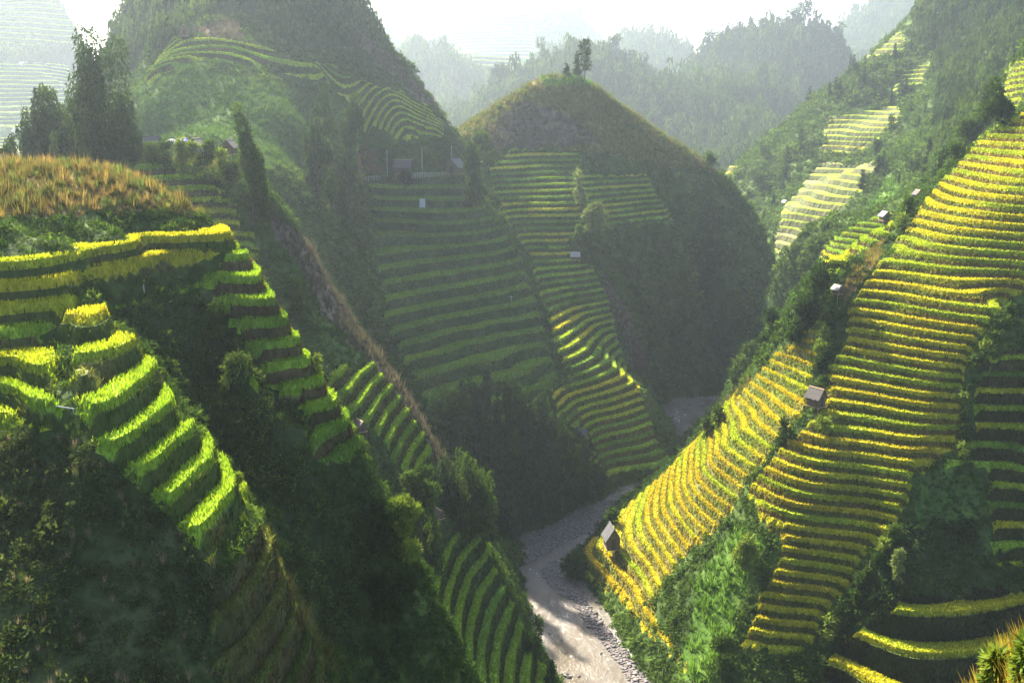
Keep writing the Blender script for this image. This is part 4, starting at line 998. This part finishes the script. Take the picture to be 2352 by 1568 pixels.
tree('pine_tree', 'tuftpine', 'blue', 1343, 186, 95, 28, 'tallest pine on top of the pointed hill, with gaps between its tufts', group=PG, dens=.8, only=('E',))
tree('pine_tree', 'conifer', 'blue', 1325, 172, 119, 17, 'slender middle tree of the three on the pointed hill', group=PG, only=('E',))
tree('pine_tree', 'conifer', 'blue', 1301, 174, 144, 18, 'smallest of the three trees on top of the pointed hill', group=PG, only=('E',))
tree('pine_tree', 'conifer', 'blue', 1388, 212, 200, 9, 'tiny young tree on the right flank of the pointed hill top')
for px, base, top, w, pal, lab in [(352, 396, 330, 44, 'mid', 'bush in front of the tin roofed house'), (385, 396, 326, 44, 'mid', 'bush below the white tarpaulin roof'), (416, 396, 312, 34, 'bright', 'tall bright bush between the white tarpaulin and the blue hut'),
    (445, 398, 330, 44, 'bright', 'bright bush at the foot of the blue hut'), (478, 398, 328, 44, 'mid', 'bush at the right corner of the blue hut'), (508, 400, 344, 44, 'bright', 'low bright bush left of the small dark village hut'), (538, 402, 372, 40, 'mid', 'low bush under the small dark village hut')]:
    tree('bush', 'shrub', pal, px, base, top, w, lab, 'bush', D=168, keys=('K',), dens=1.3)
GG = 'bamboo clumps of the shaded grove by the river'
for i, (px, base, top, w) in enumerate([(1060, 1080, 892, 66), (1095, 1060, 852, 60), (1128, 1090, 820, 40), (1165, 1110, 848, 64), (1205, 1120, 862, 66), (1242, 1120, 882, 62), (1275, 1130, 930, 56), (1045, 1180, 1030, 66), (1130, 1205, 1000, 76), (1180, 1190, 985, 72),
    (1220, 1180, 978, 66), (1260, 1170, 992, 62), (1300, 1160, 986, 56), (1342, 1150, 996, 34), (1322, 1140, 1012, 50), (1372, 1128, 1052, 40), (1110, 1232, 1062, 78), (1155, 1222, 1082, 70), (1060, 1226, 1105, 60), (1204, 1200, 1078, 66), (1252, 1180, 1082, 60)]):
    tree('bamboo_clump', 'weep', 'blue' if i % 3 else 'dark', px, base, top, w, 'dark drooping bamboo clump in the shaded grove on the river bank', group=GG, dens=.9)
tree('bamboo_clump', 'weep', 'mid', 1084, 1220, 1020, 104, 'bamboo clump with sunlit tips at the left front of the shaded grove')
for a in [
    ('bush', 'shrub', 'dark', 1405, 1215, 1166, 44, 'round dark bush behind the hut by the river'),
    ('bush', 'shrub', 'dark', 1322, 1340, 1262, 62, 'large dark bush on the tip of the golden spur, left of the riverside hut'),
    ('bush', 'shrub', 'dark', 1350, 1420, 1370, 50, 'dark bush under the lowest golden paddies near the gravel'),
    ('bush', 'column', 'dark', 1868, 725, 604, 56, 'tall dark bush left of the small hut beside the dry grass strip'),
    ('bush', 'shrub', 'dark', 1832, 775, 688, 64, 'bushy dark shrub below the tall dark bush on the right spur'),
    ('bush', 'shrub', 'dark', 1766, 790, 712, 54, 'dark shrub in the middle of the bushy left edge of the right spur'),
    ('bush', 'shrub', 'mid', 1722, 850, 782, 44, 'mid green shrub on the pale grass of the right spur edge'),
    ('bush', 'shrub', 'mid', 1692, 885, 820, 40, 'rounded shrub above the long green strips of the right spur'),
    ('bush', 'shrub', 'mid', 1650, 985, 932, 34, 'shrub at the corner of the right spur above the river bend'),
    ('bush', 'shrub', 'mid', 1622, 1015, 958, 30, 'lowest shrub on the right spur edge above the river bend'),
    ('evergreen_tree', 'broad', 'dark', 2284, 308, 184, 64, 'big dark evergreen on the skyline of the golden slope'),
    ('evergreen_tree', 'column', 'dark', 2242, 310, 205, 40, 'upright dark tree left of the big evergreen on the golden slope skyline'),
    ('evergreen_tree', 'shrub', 'mid', 2212, 352, 275, 50, 'leafy tree on the ridge below the big dark evergreen'),
    ('bush', 'shrub', 'mid', 2188, 385, 330, 40, 'bush on the upper ridge of the golden slope'),
    ('bush', 'column', 'dark', 2162, 402, 345, 26, 'dark narrow bush at the upper left border of the golden slope'),
    ('bush', 'shrub', 'mid', 2085, 500, 452, 34, 'bush just left of the dark roofed hut on the ridge'),
    ('bush', 'shrub', 'bright', 2068, 530, 490, 30, 'bright bush between the two small ridge huts'),
    ('bush', 'shrub', 'bright', 1712, 1330, 1210, 60, 'bright green bushy clump on the grassy nose between the two golden fields'),
    ('bush', 'shrub', 'mid', 1660, 1545, 1455, 60, 'rounded green bush at the bottom of the grassy nose'),
    ('bush', 'shrub', 'mid', 1850, 1560, 1490, 90, 'wide leafy bush at the foot of the golden slope'),
    ('bush', 'shrub', 'dark', 1800, 1020, 960, 36, 'dark bush left below the big stilt hut'),
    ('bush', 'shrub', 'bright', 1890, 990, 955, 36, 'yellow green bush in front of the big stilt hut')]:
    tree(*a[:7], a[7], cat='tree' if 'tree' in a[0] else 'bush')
def gully(px0, py0, px1, py1, n, lab):
    for i in range(n):
        t = (i + .5) / n; x, y = px0 + (px1 - px0) * t + random.uniform(-9, 9), py0 + (py1 - py0) * t
        tree('bush', 'shrub', random.choice(('mid', 'dark', 'bright')), x, y + 8, y - random.uniform(18, 34), random.uniform(26, 44), lab, 'bush', group=lab)
gully(2330, 705, 2240, 850, 5, 'leafy bush in the gully beside the right end of the golden rows')
gully(2222, 900, 2215, 1060, 4, 'bush in the straight gully right of the golden rows')
gully(2060, 1215, 1890, 1480, 9, 'bush along the diagonal gully under the golden rows')
gully(1900, 720, 1880, 900, 5, 'bush in the narrow gap between the two golden fields')

# ---------------------------------------------------------------- conifers on the far ridges: shared meshes
FAR = []
for i in range(5):
    V, F, lum, L = crown('conifer' if i < 3 else ('column' if i == 3 else 'broad'), 10, (3.6, 4.4, 3.0, 3.2, 5.0)[i], 520, .62, 900 + i)
    tr = np.array([(-.12, 0, -1), (.12, 0, -1), (0, 0, 9)], float)
    V = np.concatenate([V, tr, tr[:, [1, 0, 2]]]); F = np.arange(len(V)).reshape(-1, 3)
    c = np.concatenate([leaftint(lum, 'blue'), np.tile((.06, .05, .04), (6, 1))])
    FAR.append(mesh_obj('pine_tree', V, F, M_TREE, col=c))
used = set()
def far_tree(x, y, z, h, label, group, r):
    i = int(r.choice(5, p=(.32, .25, .2, .15, .08))); s = h / 10
    if i not in used: o = FAR[i]; used.add(i)
    else: o = FAR[i].copy(); COL.objects.link(o)
    o.location = (x, y, z); o.scale = (s * r.uniform(.85, 1.3), s * r.uniform(.85, 1.3), s); o.rotation_euler = (0, 0, r.random() * 6.28)
    return tag(o, label, 'tree', group)
def ridge_trees(key, pts, k, n, hpx, label, seed, spread=14):
    r = np.random.default_rng(seed); pts = np.array(pts, float)
    for i in range(n):
        t = (i + r.random()) / n * (len(pts) - 1); j = int(t); q = pts[j] + (pts[min(j + 1, len(pts) - 1)] - pts[j]) * (t - j)
        D = q[2] * k; P = at_dist(q[0], q[1], D); y = P[1] - r.random() * spread * k; x = P[0] * y / P[1]
        z = down(x, y, (key,))
        if z < 0: continue
        g = .65 + .6 * vn(np.array([q[0] / 26]), np.array([0.0]), seed)[0]
        far_tree(x, y, z - .5, r.uniform(*hpx) * g * D / FOC, label, label, r)
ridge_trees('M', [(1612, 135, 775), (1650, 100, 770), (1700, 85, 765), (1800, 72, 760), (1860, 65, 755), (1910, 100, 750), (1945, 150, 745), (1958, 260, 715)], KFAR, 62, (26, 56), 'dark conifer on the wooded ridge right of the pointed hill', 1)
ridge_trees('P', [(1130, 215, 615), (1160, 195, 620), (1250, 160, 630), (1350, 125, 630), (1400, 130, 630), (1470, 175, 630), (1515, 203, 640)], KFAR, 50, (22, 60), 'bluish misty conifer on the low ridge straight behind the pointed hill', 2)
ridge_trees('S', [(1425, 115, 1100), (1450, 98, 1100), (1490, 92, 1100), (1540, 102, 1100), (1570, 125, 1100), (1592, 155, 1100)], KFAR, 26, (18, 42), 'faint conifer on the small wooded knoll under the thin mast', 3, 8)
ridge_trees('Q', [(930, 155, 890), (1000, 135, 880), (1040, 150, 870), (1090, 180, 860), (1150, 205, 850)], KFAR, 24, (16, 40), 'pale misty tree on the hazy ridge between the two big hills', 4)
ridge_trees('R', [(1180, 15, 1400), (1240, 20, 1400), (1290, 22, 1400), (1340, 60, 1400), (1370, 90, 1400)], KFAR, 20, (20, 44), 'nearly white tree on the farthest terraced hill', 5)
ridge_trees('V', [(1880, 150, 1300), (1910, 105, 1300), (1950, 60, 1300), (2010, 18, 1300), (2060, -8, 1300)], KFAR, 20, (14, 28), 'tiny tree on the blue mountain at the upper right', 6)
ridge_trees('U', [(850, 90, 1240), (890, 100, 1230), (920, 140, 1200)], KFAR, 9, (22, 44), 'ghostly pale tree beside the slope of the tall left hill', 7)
ridge_trees('T', [(196, 110, 690), (207, 120, 685), (226, 140, 670)], KFAR, 4, (50, 66), 'pale tree standing at the end of the hazy terraced hill at far left', 8, 4)
r = np.random.default_rng(99); cnt = 0
JF = [[(1770, 590), (1790, 490), (1880, 375), (2030, 372), (2000, 410), (1930, 500), (1860, 590)], [(1880, 355), (1900, 270), (2070, 240), (2080, 265), (2010, 335), (1990, 350)], [(1890, 215), (1960, 160), (2070, 70), (2085, 80), (2080, 120), (1970, 150), (1920, 200)], [(2040, 215), (2080, 155), (2140, 140), (2130, 190), (2060, 215)]]
for it in range(400):
    if cnt >= 62: break
    px, py = r.uniform(1680, 2340), r.uniform(40, 600)
    if any(inpoly(np.array([px]), np.array([py]), q)[0] for q in JF): continue
    b = hit(px, py)
    if not b or b[2] != 'J': continue
    lab = 'dark tree in the steep forest above the pale terraces at upper right' if (px > 2090 and py < 330) else 'tree scattered around the pale far terraces of the right valley side'
    far_tree(*b[1], r.uniform(4, 10), lab, lab, r); cnt += 1
for i, h in enumerate(FAR):
    if i not in used: bpy.data.objects.remove(h)

# ---------------------------------------------------------------- huts
def hut(name, px, base, wpx, yaw, label, roof=None, wall=None, stilts=1.1, l=1.3, hw=.72, hr=.5, D=None, keys=None, cat='hut', door=True, eave=.22):
    roof = roof or M_SHINGLE; wall = wall or M_WOOD
    b = hit(px, base) if D is None else None
    P = b[1].copy() if b is not None else at_dist(px, base, D)
    if D is not None and keys: P[2] = down(P[0], P[1], keys)
    f = float(project(P)[2]); span = wpx * f / FOC                # overall roof span across the gable, metres
    w = span / (1 + 2 * eave); ln = w * l; H = w * hw; R = w * hr; e = w * eave; st = stilts * w * .4
    t = thing(name, label, cat, P, R_(yaw))
    # walls: pentagonal gable ends made of upright boards
    m = MB(); nb = max(6, int(w / .22)); rr = random.Random(px)
    roofz = lambda x: st + H + R * (1 - abs(x) / (w / 2))
    for i in range(nb):
        x0, x1 = -w / 2 + w * i / nb + .008, -w / 2 + w * (i + 1) / nb - .008
        for y in (-ln / 2, ln / 2):
            q = rr.uniform(.03, .07)
            m.quadbox([(x0, y - q / 2, st), (x1, y - q / 2, st), (x1, y + q / 2, st), (x0, y + q / 2, st), (x0, y - q / 2, roofz(x0) - .02), (x1, y - q / 2, roofz(x1) - .02), (x1, y + q / 2, roofz(x1) - .02), (x0, y + q / 2, roofz(x0) - .02)])
    nb = max(6, int(ln / .22))
    for i in range(nb):
        y0, y1 = -ln / 2 + .05 + (ln - .1) * i / nb + .008, -ln / 2 + .05 + (ln - .1) * (i + 1) / nb - .008
        for x in (-w / 2, w / 2):
            q = rr.uniform(.02, .05); m.box(x - q, x + q, y0, y1, st, st + H - .03)
    wl = m.build('wall', wall, t)
    MB().box(-w / 2 - .12, w / 2 + .12, -ln / 2 - .14, ln / 2 + .14, st - .12, st - .004).build('floor', M_PALEWOOD, t)
    if door: MB().box(-w * .16, w * .16, -ln / 2 - .075, -ln / 2 - .045, st + .02, st + H * .92).build('door', M_DARKPOST, wl)
    # two roof slopes laid from strips
    m = MB(); ns = max(8, int(ln / .18)); y0 = -ln / 2 - e * .8; y1 = ln / 2 + e * .8; k = R / (w / 2)
    for s in (-1, 1):
        for i in range(ns):
            a, c = y0 + (y1 - y0) * i / ns + .006, y0 + (y1 - y0) * (i + 1) / ns - .006; dz = rr.uniform(0, .035); ex = e + rr.uniform(-.04, .05)
            xo, zo = s * (w / 2 + ex), st + H - ex * k
            m.quadbox([(0, a, st + H + R + dz), (xo, a, zo + dz), (xo, c, zo + dz), (0, c, st + H + R + dz), (0, a, st + H + R + dz + .05), (xo, a, zo + dz + .05), (xo, c, zo + dz + .05), (0, c, st + H + R + dz + .05)])
    ro = m.build('roof', roof, t)
    MB().quadbox([(-.14, y0, st + H + R - .02), (.14, y0, st + H + R - .02), (.14, y1, st + H + R - .02), (-.14, y1, st + H + R - .02), (-.05, y0, st + H + R + .13), (.05, y0, st + H + R + .13), (.05, y1, st + H + R + .13), (-.05, y1, st + H + R + .13)]).build('ridge_cap', roof if roof is not M_SHINGLE else M_PALEWOOD, ro)
    if stilts > .2:
        for x in (-w / 2, 0, w / 2):
            for y in (-ln / 2, ln / 2):
                MB().tube((x, y, -1.6), (x, y, st - .125), .075, .065).build('stilt', M_PALEWOOD if x < 0 else M_WOOD, t)
    else: MB().box(-w / 2 + .06, w / 2 - .06, -ln / 2 + .06, ln / 2 - .06, -2.5, st - .125).build('plinth', M_WOOD, t)
    return t
hut('stilt_hut', 426, 90, 27, 8, 'small wooden hut on the end of the highest terraces of the tall left hill', stilts=.9)
hut('village_house', 346, 352, 42, 78, 'house with a two step grey tin roof beside the weeping trees', roof=M_TIN, D=182, cat='house', stilts=0, hw=.8, l=1.5)
hut('village_hut', 452, 356, 62, 4, 'steep gabled hut hung with a blue tarpaulin behind the tall bushes', D=186, wall=M_BLUE, stilts=0, hw=.25, hr=.62, door=False)
hut('village_hut', 528, 362, 37, -4, 'small dark gabled hut at the right end of the village', D=184, stilts=.8)
hut('roadside_hut', 927, 406, 36, 84, 'grey roofed roadside hut half hidden by a dark bush', D=304, stilts=.8)
tree('bush', 'shrub', 'dark', 932, 440, 398, 40, 'dark bush in front of the grey roofed roadside hut', 'bush', D=300)
hut('roadside_hut', 1046, 408, 40, -24, 'roadside hut with a light roof and a grey panel on its gable', roof=M_TIN, D=306, stilts=.8)
hut('field_hut', 828, 995, 27, 34, 'dark hut with a pale ridge at the lower end of the curved paddies', l=1.5)
hut('field_hut', 1003, 1192, 26, 38, 'hut of which only the long slanted plank roof shows above the riverside paddies', l=2.0, hr=.35)
hut('field_hut', 1338, 1010, 22, 66, 'hut with a shiny tin roof beside the lowest wavy paddies', roof=M_TIN, l=1.3)
hut('field_hut', 1321, 602, 20, 88, 'pale roofed hut under the leafy trees of the middle terraces', roof=M_WHITE, l=1.3)
hut('stilt_hut', 1404, 1276, 40, 8, 'narrow dark hut with grey gable roof among golden paddies by the river', roof=M_TIN, stilts=2.0, hw=.95, hr=.78, eave=.18)
hut('stilt_hut', 1872, 950, 36, 36, 'largest stilt hut, with a weathered plank roof in the middle of the golden terraces', stilts=2.0, hw=1.0, hr=.66)
hut('field_hut', 1923, 680, 22, 24, 'small hut with a white sunlit roof slope beside the dry grass strip', roof=M_WHITE)
hut('field_hut', 2031, 513, 24, 8, 'little brown hut at the top of the small terraces on the ridge', roof=M_TIN)
hut('field_hut', 2107, 462, 22, 5, 'dark roofed hut behind bushes on the upper ridge of the golden slope')
hut('field_hut', 1802, 470, 11, 28, 'tiny hut with a white roof in the forest left of the pale terraces', roof=M_WHITE, stilts=.3)
hut('village_house', 42, 310, 20, 80, 'pale house with a white roof at the foot of the hazy terraces, far left', roof=M_WHITE, cat='house', stilts=0, l=1.2, wall=M_CONC)
hut('village_house', 51, 152, 11, 70, 'tiny whitish house half way up the hazy terraced hill, far left', roof=M_WHITE, cat='house', stilts=0, wall=M_CONC)
def sheet(name, px, py, D, w, h, mat, label, cat, tilt=50, yaw=0, key=None):
    P = at_dist(px, py, D); r = random.Random(px); n = 8
    V, F = [], []
    for i in range(n + 1):
        for j in range(n + 1):
            u, v = i / n - .5, j / n - .5
            V.append((u * w, v * h * math.cos(R_(tilt)), v * h * math.sin(R_(tilt)) - .25 * w * (abs(u) * 2) ** 2 * .5 + r.uniform(-.05, .05)))
    for i in range(n):
        for j in range(n): F.append((i * (n + 1) + j, (i + 1) * (n + 1) + j, (i + 1) * (n + 1) + j + 1, i * (n + 1) + j + 1))
    me = bpy.data.meshes.new(name); me.from_pydata(V, [], F); me.update(); me.materials.append(mat)
    o = bpy.data.objects.new(name, me); COL.objects.link(o); o.location = tuple(P); o.rotation_euler = (0, 0, R_(yaw))
    so_ = o.modifiers.new('thickness', 'SOLIDIFY'); so_.thickness = .03
    return tag(o, label, cat)
sheet('tarpaulin', 392, 324, 187, 3.0, 1.5, M_CLOTH, 'white tarpaulin roof between the tin house and the blue hut', 'tarpaulin', 28, -10)
sheet('tarpaulin', 420, 320, 188, 1.8, 1.2, M_BLUE, 'blue striped tarpaulin patch next to the white tarpaulin roof', 'tarpaulin', 30, 8)
b = hit(970, 470)
if b: sheet('cloth', 970, 466, float(b[1][1]) - .8, 1.7, 2.6, M_CLOTH, 'white cloth hanging by the brown fields under the road', 'cloth', 82)

# ---------------------------------------------------------------- poles, rails, posts
def pole(name, px, base, top, rad, mat, label, cat, D=None, cross=False, group=None, lean=0.0):
    b = hit(px, base) if D is None else None
    if D is None and b is None: return
    P = b[1].copy() if b is not None else at_dist(px, base, D)
    f = float(project(P)[2]); h = (float(project(P)[1]) - top) * f / FOC
    t = thing(name, label, cat, P, 0, group)
    MB().tube((0, 0, -.8), (lean * h, 0, h), rad, rad * .75).build('shaft', mat, t)
    if cross: MB().tube((-h * .32, 0, h * .78), (h * .32, 0, h * .72), rad * .8, rad * .8).build('crossbar', mat, t)
    return t
pole('utility_pole', 890, 410, 344, .14, M_CONC, 'left pole of the three along the road, by the red earth cut', 'pole', 304)
pole('utility_pole', 970, 408, 340, .14, M_CONC, 'middle pole of the three along the road, above the brown fields', 'pole', 306)
pole('utility_pole', 1038, 406, 337, .12, M_CONC, 'right pole of the three along the road, in front of the light roofed hut', 'pole', 307)
sb = hit(1519, 100, ('S',))
if sb:
    P = sb[1]; f = float(project(P)[2]); h = (float(project(P)[1]) - 2) * f / FOC
    t = thing('radio_mast', 'thin radio mast rising from the faint wooded knoll', 'mast', P)
    MB().tube((0, 0, -2), (0, 0, h), .55, .3).build('shaft', M_CONC, t)
    m = MB()
    for s in range(3):
        a = s * 2.09 + .3; m.tube((0, 0, h * .7), (math.cos(a) * h * .22, math.sin(a) * h * .22, 0), .12, .12, 4)
    m.build('guy_wires', M_CONC, t)
def rail(pts, n, label):
    A, B = at_dist(*pts[0]), at_dist(*pts[1]); t = thing('guard_rail', label, 'guard rail', A)
    d = B - A
    for i in range(n):
        q = d * (i / (n - 1)); MB().box(q[0] - .16, q[0] + .16, q[1] - .12, q[1] + .12, q[2] - .9, q[2] + .75).build('post', M_CONC, t)
    m = MB(); m.tube((0, 0, .62), tuple(d + (0, 0, .62)), .07, .07); m.build('beam', M_CONC, t)
rail([(948, 403, 303), (1030, 401, 306)], 16, 'white guard rail between the roadside huts')
rail([(808, 414, 299), (872, 409, 302)], 11, 'white guard rail below the red earth cut')
pole('field_post', 216, 696, 680, .05, M_DARKPOST, 'dark thin post at the left end of the narrow path paddy', 'post')
pole('field_post', 331, 671, 653, .05, M_CLOTH, 'white thin post in the narrow path paddy', 'post')
pole('field_post', 443, 660, 640, .06, M_DARKPOST, 'brown thin post at the right end of the narrow path paddy', 'post')
pole('scarecrow', 1174, 692, 678, .07, M_CLOTH, 'small white scarecrow with outstretched arms in the shaded middle terraces', 'scarecrow', cross=True)
pole('bamboo_stake', 2264, 868, 842, .05, M_PALEWOOD, 'pale leaning bamboo stake in the shaded right terraces', 'stake', lean=.35)
pole('bamboo_stake', 1996, 1312, 1284, .05, M_PALEWOOD, 'orange brown stake in the diagonal gully', 'stake')
b = hit(156, 950)
if b:
    t = thing('fallen_pole', 'pale fallen pole under the lowest yellow paddy at left', 'pole', b[1] + (0, -.3, .5))
    MB().tube((-.55, 0, .08), (.5, .1, -.12), .035, .03).build('shaft', M_CLOTH, t)
    MB().tube((.42, .08, -.1), (.46, .1, -.45), .025, .02).build('fork', M_CLOTH, t)

# ---------------------------------------------------------------- rocks in the river
for px, py, s, lab in [(1172, 1353, .62, 'dark boulder in the river nearest the left bank'), (1191, 1377, .42, 'small dark rock just below the boulder at the left bank'), (1303, 1552, .8, 'grey boulder with broken water at the bottom of the river'), (1262, 1455, .28, 'little stone in mid river above the bottom boulder'),
    (1290, 1470, .34, 'dark stone right of mid river'), (1232, 1418, .3, 'flat stone beside the dark upright tree at the bank'), (1330, 1552, .35, 'small rock right of the bottom boulder'), (1253, 1168, .5, 'dark rock at the upper end of the gravel bar'), (1380, 1500, .3, 'small stone close to the right gravel margin')]:
    V, F = rockproto(int(px), 1); P = at_drop(px, py, 90)
    o = mesh_obj('river_rock', V * s, F, M_WETROCK, smooth=False); o.location = (P[0], P[1], s * .1); o.rotation_euler = (0, 0, px)
    tag(o, lab, 'rock')
# ---------------------------------------------------------------- right in front, lower right
tree('bush', 'shrub', 'bright', 2282, 1590, 1496, 30, 'small leafy bush in the golden grass at the lower right corner', 'bush', D=15.5, dens=1.5)
t = tree('bush', 'shrub', 'bright', 2356, 1560, 1462, 22, 'bright leafy bush cut by the right picture edge at the bottom', 'bush', D=14.5, dens=1.5)
HAZE_TOP = 400.0
# ================================================================ haze
hz = bpy.data.meshes.new('haze')
bx = [(-3600, -120), (3600, -120), (3600, 4300), (-3600, 4300)]
hv = [(x, y, -3.0) for x, y in bx] + [(x, y, HAZE_TOP) for x, y in bx]
hz.from_pydata(hv, [], [(0, 3, 2, 1), (4, 5, 6, 7), (0, 1, 5, 4), (1, 2, 6, 5), (2, 3, 7, 6), (3, 0, 4, 7)]); hz.update()
m, nt, out = newmat('haze')
v = nt.nodes.new('ShaderNodeVolumePrincipled')
v.inputs['Color'].default_value = HAZE_COL + (1,); v.inputs['Density'].default_value = HAZE; v.inputs['Anisotropy'].default_value = HAZE_ANISO
nt.links.new(v.outputs[0], out.inputs['Volume'])
hz.materials.append(m)
ho = bpy.data.objects.new('haze', hz); COL.objects.link(ho); ho['kind'] = 'stuff'
